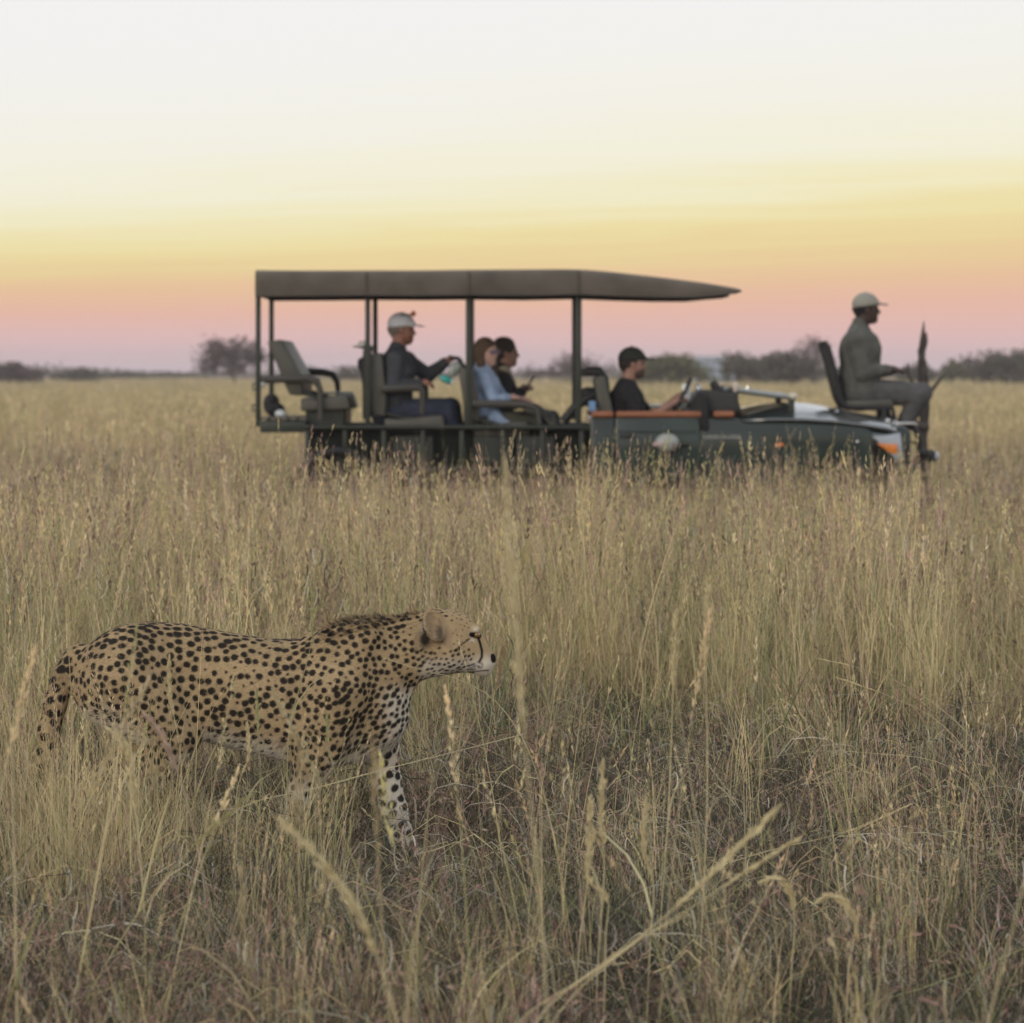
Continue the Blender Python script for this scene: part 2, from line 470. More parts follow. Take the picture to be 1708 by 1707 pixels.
def mk_stem(t):                      # a few single stems
    for _ in range(3):
        h = U(.5, 1.0); c = jit(random.choice(STRAW + STRAW + OLIVE + MAUVE[:2]))
        p = t.blade(gauss2(.07), h, U(.03, .45), U(0, 6.28), U(.0022, .0040), c, droop=U(0, .12), segs=6, col2=jit(random.choice(STRAW)))
        b, e = np.array(p[-2]), np.array(p[-1])
        if random.random() < .7: t.head(b, e + (e - b) * .1, jit(random.choice(STRAW + MAUVE[1:2]), .15), n=20, spread=U(.004, .010), size=U(.006, .010))
        if random.random() < .6:
            q = np.array(p[random.choice((1, 2, 3))]); t.blade(tuple(q), U(.14, .34), U(.3, 1.0), U(0, 6.28), .0032, jit(random.choice(STRAW + OLIVE)), droop=U(.1, .7), segs=4)
def mk_mauve(t):                     # fine curly reddish undergrowth
    for _ in range(54):
        r = gauss2(.10); h = U(.16, .42); az = U(0, 6.28); c = jit(random.choice(MAUVE + MAUVE + STRAW[:2] + GREEN + DARK + DARK))
        p = t.blade(r, h, U(.1, .8), az, U(.0018, .003), c, droop=U(0, .5), segs=4)
        if random.random() < .5:
            e = np.array(p[-1]); b = np.array(p[-2])
            t.head(b, e + (e - b) * .1, jit(random.choice(MAUVE), .2), n=6, spread=.02, size=.010)
    for _ in range(14):              # little curls
        r = np.array(gauss2(.12)); r[2] = U(.1, .36); k = U(.02, .045); az = U(0, 6.28); ca, sa = math.cos(az), math.sin(az)
        pts = [(r[0] + ca * k * math.sin(q), r[1] + sa * k * math.sin(q), r[2] + k * (1 - math.cos(q))) for q in np.linspace(0, U(2, 4), 6)]
        t.strip(pts, [.003] * 6, jit(random.choice(MAUVE + GREY)), side=np.array([-sa, ca, 0]))
def mk_grey(t):                      # collapsed dead grass, with near-black blades standing in for shade
    for _ in range(58):
        t.blade(gauss2(.13), U(.08, .30), U(.5, 2.2), U(0, 6.28), U(.0018, .0034), jit(random.choice(GREY + GREY + MAUVE + DARK + DARK)), droop=U(.1, .75), segs=4)
    for _ in range(12):
        p = gauss2(.16); a = U(0, 6.28); L = U(.12, .35); z = U(.03, .22)
        pts = [(p[0] + math.cos(a) * L * (q - .5), p[1] + math.sin(a) * L * (q - .5), z + .06 * math.sin(q * 3.1) + U(-.03, .03) * q) for q in np.linspace(0, 1, 5)]
        t.strip(pts, [.0022] * 5, jit(random.choice(GREY[1:] + STRAW)), side=np.array([0, .35, .94]))
UNDER = [(.085, .092, .062), (.11, .108, .08), (.065, .072, .05), (.15, .15, .125), (.095, .075, .062)]  # grey green leaves, darkened so the colour carries the foreground shade
def mk_under(t):                     # fine-leaved undergrowth, its colour darkened to stand in for foreground shade
    for _ in range(62):
        t.blade(gauss2(.12), U(.10, .34), U(.2, 1.3), U(0, 6.28), U(.0022, .0042), jit(random.choice(UNDER)), droop=U(0, .6), segs=4, col2=jit(random.choice(UNDER + UNDER + GREY[:2])))
def mk_thick(t):                     # stout near stems
    for _ in range(2):
        p = t.blade(gauss2(.05), U(.75, 1.15), U(.05, .5), U(0, 6.28), U(.0045, .0068), jit(random.choice(STRAW + STRAW + OLIVE)), droop=U(0, .12), segs=8, col2=jit(random.choice(STRAW)))
        if random.random() < .75: t.head(p[-3], np.array(p[-1]), jit(random.choice(STRAW), .15), n=60, spread=U(.008, .016), size=U(.008, .012))
        q = np.array(p[random.choice((2, 3, 4))]); t.blade(tuple(q), U(.2, .4), U(.3, 1.0), U(0, 6.28), .005, jit(random.choice(STRAW + OLIVE)), droop=U(.1, .8), segs=5)
def mk_green(t):
    for _ in range(16):
        t.blade(gauss2(.04), U(.2, .5), U(.1, .5), U(0, 6.28), U(.004, .007), jit(random.choice(GREEN + OLIVE)), droop=U(0, .3))
def mk_far(t):                       # a metre-wide stand, for the distance
    for _ in range(130):
        r = (U(-.6, .6), U(-.6, .6), -.01)
        c = jit(random.choice(STRAW + STRAW + OLIVE[:1] + MAUVE), .18)
        p = t.blade(r, U(.4, .88), U(.02, .3), U(0, 6.28), U(.006, .012), c, droop=U(0, .1), segs=3)
        if random.random() < .35: t.head(p[-2], p[-1], jit(random.choice(STRAW)), n=4, spread=.02, size=.035)
C_STRAW = coll_of('straw_tuft', mk_straw, 9)
C_TALL = coll_of('tall_stem_tuft', mk_tall, 10)
C_STEM = coll_of('single_stems', mk_stem, 14)
C_MAUVE = coll_of('reddish_tuft', mk_mauve, 9)
C_GREY = coll_of('dead_tuft', mk_grey, 8)
C_UNDER = coll_of('undergrowth_tuft', mk_under, 8)
C_THICK = coll_of('stout_stems', mk_thick, 12)
C_GREEN = coll_of('green_tuft', mk_green, 5)
C_FAR = coll_of('far_stand', mk_far, 8)

def scatter(name, pts, scl, coll, label, tilt=.06, zs=None):
    n = len(pts)
    me = bpy.data.meshes.new(name); me.vertices.add(n)
    me.vertices.foreach_set('co', np.asarray(pts, np.float32).ravel())
    rot = np.zeros((n, 3), np.float32); rot[:, 2] = rng.uniform(0, 6.283, n); rot[:, :2] = rng.normal(0, tilt, (n, 2))
    s3 = np.repeat(np.asarray(scl, np.float32)[:, None], 3, 1)
    if zs is not None: s3[:, 2] *= zs
    a = me.attributes.new('rot', 'FLOAT_VECTOR', 'POINT'); a.data.foreach_set('vector', rot.ravel())
    a = me.attributes.new('scl', 'FLOAT_VECTOR', 'POINT'); a.data.foreach_set('vector', s3.ravel())
    a = me.attributes.new('pick', 'INT', 'POINT'); a.data.foreach_set('value', rng.integers(0, len(coll.objects), n).astype(np.int32))
    o = link(bpy.data.objects.new(name, me))
    g = bpy.data.node_groups.new(name, 'GeometryNodeTree')
    g.interface.new_socket('Geometry', in_out='INPUT', socket_type='NodeSocketGeometry')
    g.interface.new_socket('Geometry', in_out='OUTPUT', socket_type='NodeSocketGeometry')
    gi, go = g.nodes.new('NodeGroupInput'), g.nodes.new('NodeGroupOutput')
    ci = g.nodes.new('GeometryNodeCollectionInfo'); ci.inputs['Collection'].default_value = coll
    ci.inputs['Separate Children'].default_value = True; ci.inputs['Reset Children'].default_value = True
    ip = g.nodes.new('GeometryNodeInstanceOnPoints'); ip.inputs['Pick Instance'].default_value = True
    def na(nm, ty):
        q = g.nodes.new('GeometryNodeInputNamedAttribute'); q.data_type = ty; q.inputs['Name'].default_value = nm
        return [k for k in q.outputs if k.enabled and k.name == 'Attribute'][0]
    er = g.nodes.new('FunctionNodeEulerToRotation')
    g.links.new(na('rot', 'FLOAT_VECTOR'), er.inputs[0]); g.links.new(er.outputs[0], ip.inputs['Rotation'])
    g.links.new(na('scl', 'FLOAT_VECTOR'), ip.inputs['Scale']); g.links.new(na('pick', 'INT'), ip.inputs['Instance Index'])
    g.links.new(gi.outputs[0], ip.inputs['Points']); g.links.new(ci.outputs[0], ip.inputs['Instance']); g.links.new(ip.outputs[0], go.inputs[0])
    md = o.modifiers.new('scatter', 'NODES'); md.node_group = g
    tag(o, label, 'grass', kind='stuff')
    return o
HALF = .139 * 1.22                   # half-width of the view per metre, and a margin beside it
def wedge(z0, z1, dens, side=.5):
    """random points between distances z0 and z1 over the view and a margin; dens per square metre"""
    area = HALF * (z1 ** 2 - z0 ** 2) + 2 * side * (z1 - z0)
    n = int(area * dens)
    z = np.sqrt(rng.uniform(z0 ** 2, z1 ** 2, n)); x = rng.uniform(-1, 1, n) * (HALF * z + side)
    return np.stack([x, z, np.zeros(n)], 1)
def vnoise(p, f, seed=0):
    r2 = np.random.default_rng(seed); q = np.zeros(len(p))
    for k in range(5):
        a = r2.uniform(0, 6.28); w = f * r2.uniform(.6, 1.7); q += np.sin(p[:, 0] * w * math.cos(a) + p[:, 1] * w * math.sin(a) + r2.uniform(0, 6.28))
    return q / 5
CAR = (-2.25, 3.75, 29.75, 32.2)
def in_car(p): return (p[:, 0] > CAR[0]) & (p[:, 0] < CAR[1]) & (p[:, 1] > CAR[2]) & (p[:, 1] < CAR[3])
def in_cat(p, m=.0): return (p[:, 0] > -1.5 - m) & (p[:, 0] < .02 + m) & (p[:, 1] > 10.84 - m) & (p[:, 1] < 11.2 + m)
def before_cat(p): return (p[:, 0] > -1.5) & (p[:, 0] < .12) & (p[:, 1] > 6.0) & (p[:, 1] <= 10.9)
def face_line(p):                    # points whose stems would stand right before the cheetah's face
    q = p[:, 0] / p[:, 1] * FPX + CX; return (q > 725) & (q < 850) & (p[:, 1] < 10.9)
def band_(x0, x1, z0, z1, dens):
    n = int((x1 - x0) * (z1 - z0) * dens); return np.stack([rng.uniform(x0, x1, n), rng.uniform(z0, z1, n), np.zeros(n)], 1)
def leg_gap(p): return (p[:, 0] > -.52) & (p[:, 0] < -.24) & (p[:, 1] > 9.5) & (p[:, 1] < 11.0)

# front field (to 13 m): low, tangled, thin of stems; behind it the tall stand
def edge(p): return 12.6 + .7 * np.sin(p[:, 0] * 2.1 + 1) + .4 * np.sin(p[:, 0] * 5.3) - 1.0 * (p[:, 0] < -.9) + .5 * (p[:, 0] > .2)
def grass_all():
    # --- straw tufts
    a = wedge(4.9, 13.5, 7); e = edge(a)
    a = a[(rng.random(len(a)) < np.where(a[:, 1] > e - 1.0, 1, np.where(a[:, 0] < -.5, .55, .38))) & ~in_cat(a, .02)]
    sa = rng.uniform(.45, .75, len(a)) * np.where(before_cat(a), .72, 1)
    b = wedge(11.8, 46, 17); e = edge(b); k = (rng.random(len(b)) < np.clip((b[:, 1] - e + 1.) / 3.0, 0, 1)) & ~in_cat(b, .12)
    b = b[k]; sb = rng.uniform(.75, 1.25, len(b)) * (1 + .24 * vnoise(b, .9, 3)) * np.interp(b[:, 1], [15, 20, 29, 40], [1, .88, .77, .95]); sb[in_car(b)] *= .45
    def band(x0, x1, z0, z1, dens):
        n = int((x1 - x0) * (z1 - z0) * dens); return np.stack([rng.uniform(x0, x1, n), rng.uniform(z0, z1, n), np.zeros(n)], 1)
    c1 = band(-1.75, -.52, 9.3, 10.7, 30); c2 = band(-1.75, -.95, 9.8, 10.74, 30); c3 = band(-.52, -.2, 9.0, 10.2, 8); c4 = band(-1.8, .1, 7.0, 9.3, 6)
    c4 = np.concatenate([c4, wedge(4.6, 6.6, 3)])
    P = np.concatenate([a, b, c1, c2, c3, c4]); S = np.concatenate([sa, sb, rng.uniform(.5, .74, len(c1)), rng.uniform(.65, .9, len(c2)), rng.uniform(.35, .5, len(c3)), rng.uniform(.5, .75, len(c4))])
    S[leg_gap(P)] *= .7; scatter('straw_grass', P, S, C_STRAW, 'knee high straw coloured grass tufts covering the plain')
    # --- tall stems
    a = wedge(6.4, 12.2, 1.2); a = a[~before_cat(a) | (rng.random(len(a)) < .35)]; a = a[~in_cat(a, .08)]; sa = rng.uniform(.55, .85, len(a)) * np.where(before_cat(a), .75, 1)
    b = wedge(11.8, 46, 11.5); e = edge(b); b = b[(rng.random(len(b)) < np.clip((b[:, 1] - e + .4) / 3.2, 0, 1)) & (vnoise(b, 1.3, 8) > -.35) & ~in_cat(b, .2)]; b = b[(rng.random(len(b)) < np.interp(b[:, 1], [19, 23, 29, 33], [1, .55, .45, 1]))]
    sb = rng.uniform(.66, 1.16, len(b)) * (1 + .26 * vnoise(b, 1.1, 5)) * np.interp(b[:, 1], [15, 20, 29, 40], [1, .88, .79, .9]); sb[in_car(b)] *= .42
    cc = wedge(13.2, 21, .8); k = rng.integers(3, 8, len(cc)); c = np.repeat(cc, k, 0); sc = np.repeat(rng.uniform(.9, 1.2, len(cc)), k) * rng.uniform(.85, 1.08, len(c))
    c[:, :2] += rng.normal(0, .10, (len(c), 2)); m_ = ~in_car(c); c, sc = c[m_], sc[m_]
    d = np.stack([rng.uniform(-1.8, -.95, 16), rng.uniform(9.2, 10.6, 16), np.zeros(16)], 1); sd = rng.uniform(.48, .70, 16)
    d2 = wedge(21, 29.6, .22); d = np.concatenate([d, d2]); sd = np.concatenate([sd, rng.uniform(.85, 1.05, len(d2))])
    e_ = wedge(6.2, 9.2, .8); se = rng.uniform(.4, .6, len(e_))
    a, sa = np.concatenate([a, c, d, e_]), np.concatenate([sa, sc, sd, se])
    scatter('tall_grass', np.concatenate([a, b]), np.concatenate([sa, sb]), C_TALL, 'waist high flowering grass stems with feathery pale seed heads', tilt=.05)
    # --- single stems everywhere in the front field
    a = wedge(5.6, 15.5, 12); a = a[~in_cat(a, .06) & ~(leg_gap(a) & (rng.random(len(a)) < .7))]; g_ = band_(-1.75, -.75, 9.2, 10.75, 14); a = np.concatenate([a, g_]); a = a[~face_line(a) | (rng.random(len(a)) < .25)]
    sa = rng.uniform(.55, .98, len(a)) * np.where(before_cat(a), np.interp(a[:, 1], [7, 10.8], [.72, .92]), np.interp(a[:, 1], [6, 12], [.78, 1.0]))
    b = wedge(20, 29.6, 5); sb = rng.uniform(.8, 1.2, len(b))
    scatter('single_stems', np.concatenate([a, b]), np.concatenate([sa, sb]), C_STEM, 'loose single straw stems rising out of the lower grass', tilt=.09)
    # --- reddish undergrowth
    a = wedge(5.2, 14.5, 17); w = np.where(a[:, 0] < .1, .85, .55) + .35 * vnoise(a, 1.5, 2)
    a = a[(rng.random(len(a)) < w) & ~in_cat(a, -.05)]; sa = rng.uniform(.6, 1.05, len(a)) * np.where(before_cat(a) & (a[:, 1] > 9), .85, 1); sa[leg_gap(a)] *= .7
    b = wedge(14.5, 40, 10); b = b[rng.random(len(b)) < .6 + .5 * vnoise(b, .8, 17)]; sb = rng.uniform(1.2, 2.0, len(b)); sb[in_car(b)] *= .5
    scatter('reddish_undergrowth', np.concatenate([a, b]), np.concatenate([sa, sb]), C_MAUVE, 'low curly reddish brown grass between the straw tufts')
    # --- dead grey grass
    a = wedge(5.2, 14, 15); w = np.where(a[:, 0] > -.1, .85, .45) + .4 * vnoise(a, 1.1, 4); w = np.maximum(w, .9 * ((a[:, 0] < -.55) & (a[:, 1] < 8.6)))
    a = a[rng.random(len(a)) < w]
    sa = rng.uniform(.6, 1.15, len(a)); sa[leg_gap(a)] *= .7
    scatter('dead_grass', a, sa, C_GREY, 'collapsed grey dead grass matted close to the soil')
    # --- low undergrowth, foreground shade put into its colour
    a = wedge(5.0, 15.5, 38); a = a[rng.random(len(a)) < .8 + .4 * vnoise(a, 1.4, 21)]; sa = rng.uniform(.7, 1.2, len(a)); sa[leg_gap(a)] *= .7
    scatter('shade_toned_undergrowth', a, sa, C_UNDER, 'low grey green undergrowth beneath the straw, darkened in colour for shade')
    # --- stout stems near the camera
    a = wedge(4.8, 8.4, 1.9); a = a[~face_line(a)]; scatter('stout_stems', a, rng.uniform(.8, 1.1, len(a)), C_THICK, 'stout out of focus straw stems standing close to the camera', tilt=.12)
    # --- green shoots
    a = wedge(5.5, 30, 2.4); a = a[~in_car(a) & ~in_cat(a, .05)]
    scatter('green_shoots', a, rng.uniform(.6, 1.2, len(a)) * np.where(a[:, 1] < 12, .7, 1.2), C_GREEN, 'scattered green grass shoots among the dry straw')
    # --- distance
    a = wedge(40, 90, 2.6, 2); b = wedge(90, 200, .95, 4); c = wedge(200, 420, .16, 8)
    P = np.concatenate([a, b, c]); S = np.concatenate([rng.uniform(.8, 1.15, len(a)), rng.uniform(.85, 1.25, len(b)), rng.uniform(1, 1.5, len(c))])
    zs = np.concatenate([np.ones(len(a)), rng.uniform(.8, 1.0, len(b)), rng.uniform(.65, .85, len(c))])
    scatter('far_grass', P, S, C_FAR, 'pale dry grassland running back to the bushes on the horizon', zs=zs)
grass_all()

# ------------------------------------------------------------------ trees and bushes on the horizon
BARK = mat('bark', (.13, .105, .09), rough=.95, bump=.5)
LEAFM = col_mat('bush_leaves', rough=.85, transl=.25)
def bush(cx, top, width, Z, label, leafcol, n=1500, trunk=False, twiggy=False, group=None, name='acacia_bush', leaf=.16):
    s = FPX / Z
    H = CAMH + (HY - top) / s; W = width / s
    x0 = (cx - CX) / s
    root = empty(name, (x0, Z, 0), label, 'tree' if trunk else 'bush', group)
    mb = MB()
    tips = []
    stems = 1 if trunk else 4
    for k in range(stems):
        a0 = U(0, 6.28)
        base = Vector((U(-.1, .1) * W * (0 if trunk else 1), U(-.1, .1) * W * (0 if trunk else 1), -.1))
        fork = base + Vector((math.cos(a0) * W * .08, math.sin(a0) * W * .08, H * (.33 if trunk else .12)))
        mb.tube([base, (base + fork) / 2 + Vector((U(-.05, .05), U(-.05, .05), 0)), fork], [.030 * H, .024 * H, .020 * H], 6)
        for j in range(7 if trunk else 4):
            a = U(0, 6.28); r = U(.18, .46) * W
            e = Vector((base.x + math.cos(a) * r, base.y + math.sin(a) * r * .8, H * U(.55, .95) * (1 - .3 * (2 * r / W) ** 2)))
            mid = (fork + e) / 2 + Vector((U(-.1, .1) * W, U(-.1, .1) * W, .05 * H))
            mb.tube([fork, mid, e], [.015 * H, .010 * H, .004 * H], 5); tips.append((mid, e))
            for q in range(4 if not twiggy else 8):
                st = mid.lerp(e, U(.2, 1)); tw = st + Vector((U(-.16, .16) * W, U(-.16, .16) * W, U(-.02, .16) * H))
                mb.tube([st, tw], [.006 * H, .002 * H], 4); tips.append((st, tw))
    mb.build('trunk', BARK, root)
    T = Tuft(); nt_ = len(tips)
    cl = [(Vector((U(-.46, .46) * W, U(-.4, .4) * W, 0)), 0) for _ in range(26)]
    cl = [Vector((c.x, c.y, H * U(.25 if not trunk else .5, .93) * (1 - .45 * (2 * c.x / W) ** 2))) for c, _ in cl] + [e for _, e in tips]
    for i in range(int(n * 1.5)):
        c = random.choice(cl); r = .07 * W + .05
        p = np.array([random.gauss(c.x, r), random.gauss(c.y, r), max(.05, random.gauss(c.z, .07 * H))])
        a = np.array([U(-1, 1), U(-1, 1), U(-1, 1)]); a /= np.linalg.norm(a); b = np.cross(a, [U(-1, 1), U(-1, 1), U(-1, 1)]); b /= max(1e-6, np.linalg.norm(b))
        l = leaf * 1.75 * U(.6, 1.3)
        T.quad(p, a * l * .5, b * l * .8, jit(random.choice(leafcol), .25))
    mesh_obj('crown', T.v, T.f, LEAFM, root, smooth=False, cols=np.array(T.c))
    return root
G1 = [(.12, .115, .075), (.15, .135, .09), (.10, .09, .07)]
G2 = [(.15, .155, .07), (.18, .18, .09), (.12, .125, .06)]
M1 = [(.15, .115, .11), (.18, .135, .125), (.12, .095, .09)]
GR = 'bushes along the horizon'
bush(24, 602, 90, 270, 'dark low bush left of the small scrub, farthest from the vehicle behind it', M1, 1500, group=GR)
bush(128, 613, 85, 330, 'small dull scrub bush between the dark low bush and the spreading thorn tree', G1, 900, group=GR)
bush(205, 619, 90, 400, 'flat far scrub bush just left of the spreading thorn tree', G1, 500, group=GR)
bush(395, 560, 118, 240, 'spreading bare-looking thorn tree behind the empty rear seat of the vehicle', M1, 1500, True, True, GR, 'thorn_tree', .13)
bush(285, 619, 110, 440, 'low faint scrub at the foot of the spreading thorn tree', G1, 500, group=GR)
bush(582, 610, 46, 330, 'small round bush seen between the rear seats and the bearded passenger', G1, 500, group=GR)
bush(690, 614, 70, 400, 'low scrub bush behind the passenger in the white cap', G1, 400, group=GR)
bush(884, 604, 40, 330, 'thin twiggy shrub right of the two seated women', M1, 200, False, True, GR, 'twiggy_shrub', .1)
bush(962, 588, 100, 260, 'twiggy grey shrub behind the front canopy post', M1, 650, False, True, GR, 'twiggy_shrub', .12)
bush(1118, 590, 120, 235, 'full round olive green bush right of the driver', G2, 1900, group=GR)
bush(1060, 612, 70, 300, 'small green bush behind the head of the driver', G2, 500, group=GR)
bush(1262, 589, 125, 250, 'broad dark bush beside the pale blue shed', G1, 2200, group=GR)
bush(1322, 590, 95, 245, 'dark bush under the bare crowned tree', G1, 1500, group=GR)
bush(1352, 556, 74, 262, 'tall bare crowned tree rising out of the dark bushes', M1, 480, True, True, GR, 'thorn_tree', .11)
bush(1400, 612, 70, 330, 'low bush behind the chair of the tracker', G1, 500, group=GR)
bush(1532, 606, 75, 290, 'small dark bush behind the dead tree snag', G1, 700, group=GR)
bush(1592, 603, 46, 270, 'small umbrella shaped green tree right of the dead tree snag', G2, 600, True, False, GR, 'umbrella_tree', .14)
bush(1664, 582, 110, 240, 'long grey green bush right of the small umbrella tree', G1, 1000, group=GR)
bush(1722, 576, 50, 250, 'tall rounded bush at the end of the long grey green bush', G1, 900, group=GR)

def treeline():
    T = Tuft()
    for i in range(9000):
        x = U(-190, 190); Z = U(700, 860)
        h = 1.0 + .8 * max(0, math.sin(x * .11) + .6 * math.sin(x * .31 + 2) + .5 * math.sin(x * .053)) 
        p = np.array([x, Z, abs(random.gauss(0, .5)) * h + .2])
        p[2] = min(p[2], h * 1.3)
        T.quad(p, np.array([U(.2, .6), 0, U(-.2, .2)]), np.array([U(-.2, .2), U(-.3, .3), U(.5, 1)]), jit(random.choice(G1 + M1), .2))
    o = mesh_obj('far_scrub', T.v, T.f, LEAFM, None, smooth=False, cols=np.array(T.c))
    tag(o, 'faint line of far scrub along the whole horizon', 'scrub', kind='stuff')
treeline()

# pale shed among the bushes
def shed():
    Z = 262; s = FPX / Z
    x0, x1 = (1160 - CX) / s, (1224 - CX) / s; h = CAMH + (HY - 601) / s; hr = CAMH + (HY - 594) / s
    xm, w = (x0 + x1) / 2, (x1 - x0)
    r = empty('shed', (xm, Z, 0), 'small pale blue grey shed standing between the far bushes', 'shed')
    mb = MB(); mb.box((0, 1.5, h / 2), (w, 3, h)); mb.build('wall', mat('pale_wall', (.40, .47, .57), .7), r)
    mb = MB(); mb.prism([(-w / 2 - .15, h - .02), (w / 2 + .15, h - .02), (w / 2 - .1, hr), (-w / 2 + .1, hr)], -.2, 3.2); mb.build('roof', mat('pale_roof', (.46, .52, .60), .5), r)
    mb = MB(); mb.box((.3, -.02, .9), (.7, .06, 1.8)); mb.build('door', mat('shed_door', (.44, .52, .6), .6), r)
    mb = MB(); mb.box((-.6, -.02, 1.3), (.5, .06, .5)); mb.build('window', mat('shed_pane', (.3, .36, .42), .2), r)
shed()

# ------------------------------------------------------------------ dead tree beside the front of the vehicle
def snag():
    Z = 31.9
    P = lambda x, y, dy=0: Vector(px(x, y, Z + dy))
    base = P(1541, 625 + CAMH * FPX / Z)
    r = empty('dead_tree', (base.x, base.y, 0), 'broken dead tree snag with a splintered top beside the tracker', 'tree')
    mb = MB(base)
    mb.tube([P(1541, 930), P(1542, 800), P(1540, 720), P(1537, 660), P(1537, 610), P(1539, 575), P(1540, 556), P(1541, 541)],
            [.045, .036, .030, .028, .033, .027, .015, .004], 9)
    mb.tube([P(1537, 606), P(1533, 592), P(1534, 580)], [.022, .014, .004], 6); mb.tube([P(1541, 640), P(1546, 622), P(1544, 606)], [.02, .013, .004], 6)
    mb.tube([P(1538, 590), P(1544, 575), P(1545, 560)], [.03, .02, .006], 6)
    mb.build('trunk', mat('dead_wood', (.105, .088, .076), .95, bump=.9, var=.4, scale=20), r)
    for pts, rr in (([P(1541, 735), P(1546, 690), P(1547, 655), P(1545, 628)], .03), ([P(1546, 665), P(1555, 655), P(1567, 640), P(1577, 628)], .02),
                    ([P(1538, 690), P(1526, 655), P(1516, 630), P(1514, 612)], .018), ([P(1520, 640), P(1512, 622), P(1506, 618)], .012)):
        mb = MB(base); mb.tube(pts, [rr, rr * .9, rr * .7, rr * .35][:len(pts)], 6); mb.build('branch', MATS['dead_wood'], r)
snag()
# ------------------------------------------------------------------ cheetah
CZ = 11.0; CS = FPX / CZ
CORG = Vector(px(420, 625 + CAMH * CS, CZ))          # ground point under the cheetah
def cp(x, y, lat=0.):                                # photo pixel -> cheetah space (x forward, y away from camera, z up)
    return ((x - 420) / CS, lat, CAMH - (y - HY) / CS)
def vnoise3(p, f, seed):
    r2 = np.random.default_rng(seed); q = np.zeros(len(p))
    for k in range(6):
        w = r2.normal(0, 1, 3); w *= f * r2.uniform(.7, 1.5) / np.linalg.norm(w); q += np.sin(p @ w + r2.uniform(0, 6.28))
    return q / 6
def seg_dist(q, poly):
    """distance of 2-D points to a polyline"""
    best = np.full(len(q), 9.); poly = np.array(poly, float)
    for a, b in zip(poly[:-1], poly[1:]):
        d = b - a; t = np.clip(((q - a) @ d) / max(d @ d, 1e-9), 0, 1)
        best = np.minimum(best, np.linalg.norm(q - a - t[:, None] * d, axis=1))
    return best
def cheetah():
    F = Field((-.80, -.21, -.03), (.76, .21, .82), .0062)
    def L(rows, **kw):
        rows = np.array(rows, float)
        F.loft((rows[:, 0] - 420) / CS, CAMH - (rows[:, 1] - HY) / CS, CAMH - (rows[:, 2] - HY) / CS, rows[:, 3], **kw)
    # trunk: deep chest, tucked belly
    L([(112, 1120, 1132, .012), (118, 1104, 1150, .035), (130, 1088, 1180, .062), (160, 1066, 1205, .085), (200, 1048, 1212, .097), (250, 1038, 1210, .10), (300, 1040, 1222, .10),
       (350, 1049, 1238, .105), (400, 1059, 1251, .115), (450, 1066, 1264, .124), (500, 1065, 1274, .126), (550, 1054, 1280, .118), (600, 1043, 1272, .105),
       (635, 1050, 1254, .09), (660, 1080, 1238, .07), (676, 1125, 1222, .048), (683, 1160, 1200, .012)], k=.0)
    # neck and head
    L([(520, 1075, 1165, .03), (550, 1058, 1172, .06), (590, 1043, 1174, .075), (630, 1034, 1168, .076), (660, 1029, 1156, .072), (690, 1022, 1141, .068), (715, 1018, 1131, .066),
       (740, 1016, 1127, .068), (760, 1019, 1123, .066), (780, 1027, 1122, .056), (793, 1040, 1124, .046), (803, 1055, 1127, .039), (812, 1072, 1126, .034), (819, 1085, 1122, .027), (823, 1092, 1112, .018), (826, 1096, 1104, .008)], k=.05)
    # shoulder blades, withers, haunches
    for s in (-1, 1):
        F.ell(cp(560, 1120, s * .075), (.085, .045, .13), .05, Matrix.Rotation(R(18), 3, 'Y'))
        F.ell(cp(225, 1140, s * .07), (.125, .055, .15), .05, Matrix.Rotation(R(-20), 3, 'Y'))
        # cheeks, brow, muzzle pad
        F.ell(cp(752, 1088, s * .042), (.036, .03, .038), .03)
        F.ell(cp(793, 1049, s * .026), (.018, .014, .012), .014)
        F.ell(cp(806, 1107, s * .018), (.026, .019, .022), .012)
        F.ell(cp(798, 1061, s * .046), (.014, .012, .011), .012, op='sub')
        # ears: cupped shells
        rot = Matrix.Rotation(R(s * 22), 3, 'X') @ Matrix.Rotation(R(-12), 3, 'Y') @ Matrix.Rotation(R(s * 58), 3, 'Z')
        c = cp(725, 1042, s * .074)
        F.ell(c, (.020, .040, .054), .008, rot)
        c2 = Vector(c) + rot @ Vector((.017, s * .004, .006))
        F.ell(tuple(c2), (.019, .031, .044), .004, rot, op='sub')
    F.ell(cp(808, 1121, 0), (.022, .016, .012), .012)
    F.cone(cp(819, 1094), cp(822, 1098), .008, .008, .01, sy=1.6)
    for s in (-1, 1):
        F.cone(cp(612, 1060, s * .085), cp(540, 1215, s * .105), .018, .022, .05)
        F.cone(cp(600, 1150, s * .115), cp(560, 1255, s * .12), .012, .012, .03, op='add')
        F.cone(cp(498, 1100, s * .135), cp(505, 1235, s * .140), .014, .012, .03, op='sub')
        F.cone(cp(312, 1120, s * .118), cp(330, 1230, s * .122), .016, .014, .035, op='sub')
    def leg(pts, rs, k=.045):
        F.chain([cp(*p) for p in pts], rs, k)
    # far foreleg stepping forward
    leg([(592, 1165, .07), (632, 1248, .065), (645, 1310, .06), (655, 1352, .058), (668, 1398, .055), (676, 1420, .055)], [.075, .054, .040, .039, .034, .034])
    leg([(676, 1422, .055), (695, 1428, .055)], [.032, .025], .02)
    # near foreleg, drawn back
    leg([(560, 1150, -.075), (528, 1262, -.08), (500, 1330, -.075), (486, 1372, -.07), (470, 1412, -.065)], [.09, .057, .040, .037, .031])
    leg([(470, 1418, -.065), (490, 1428, -.065)], [.031, .024], .02)
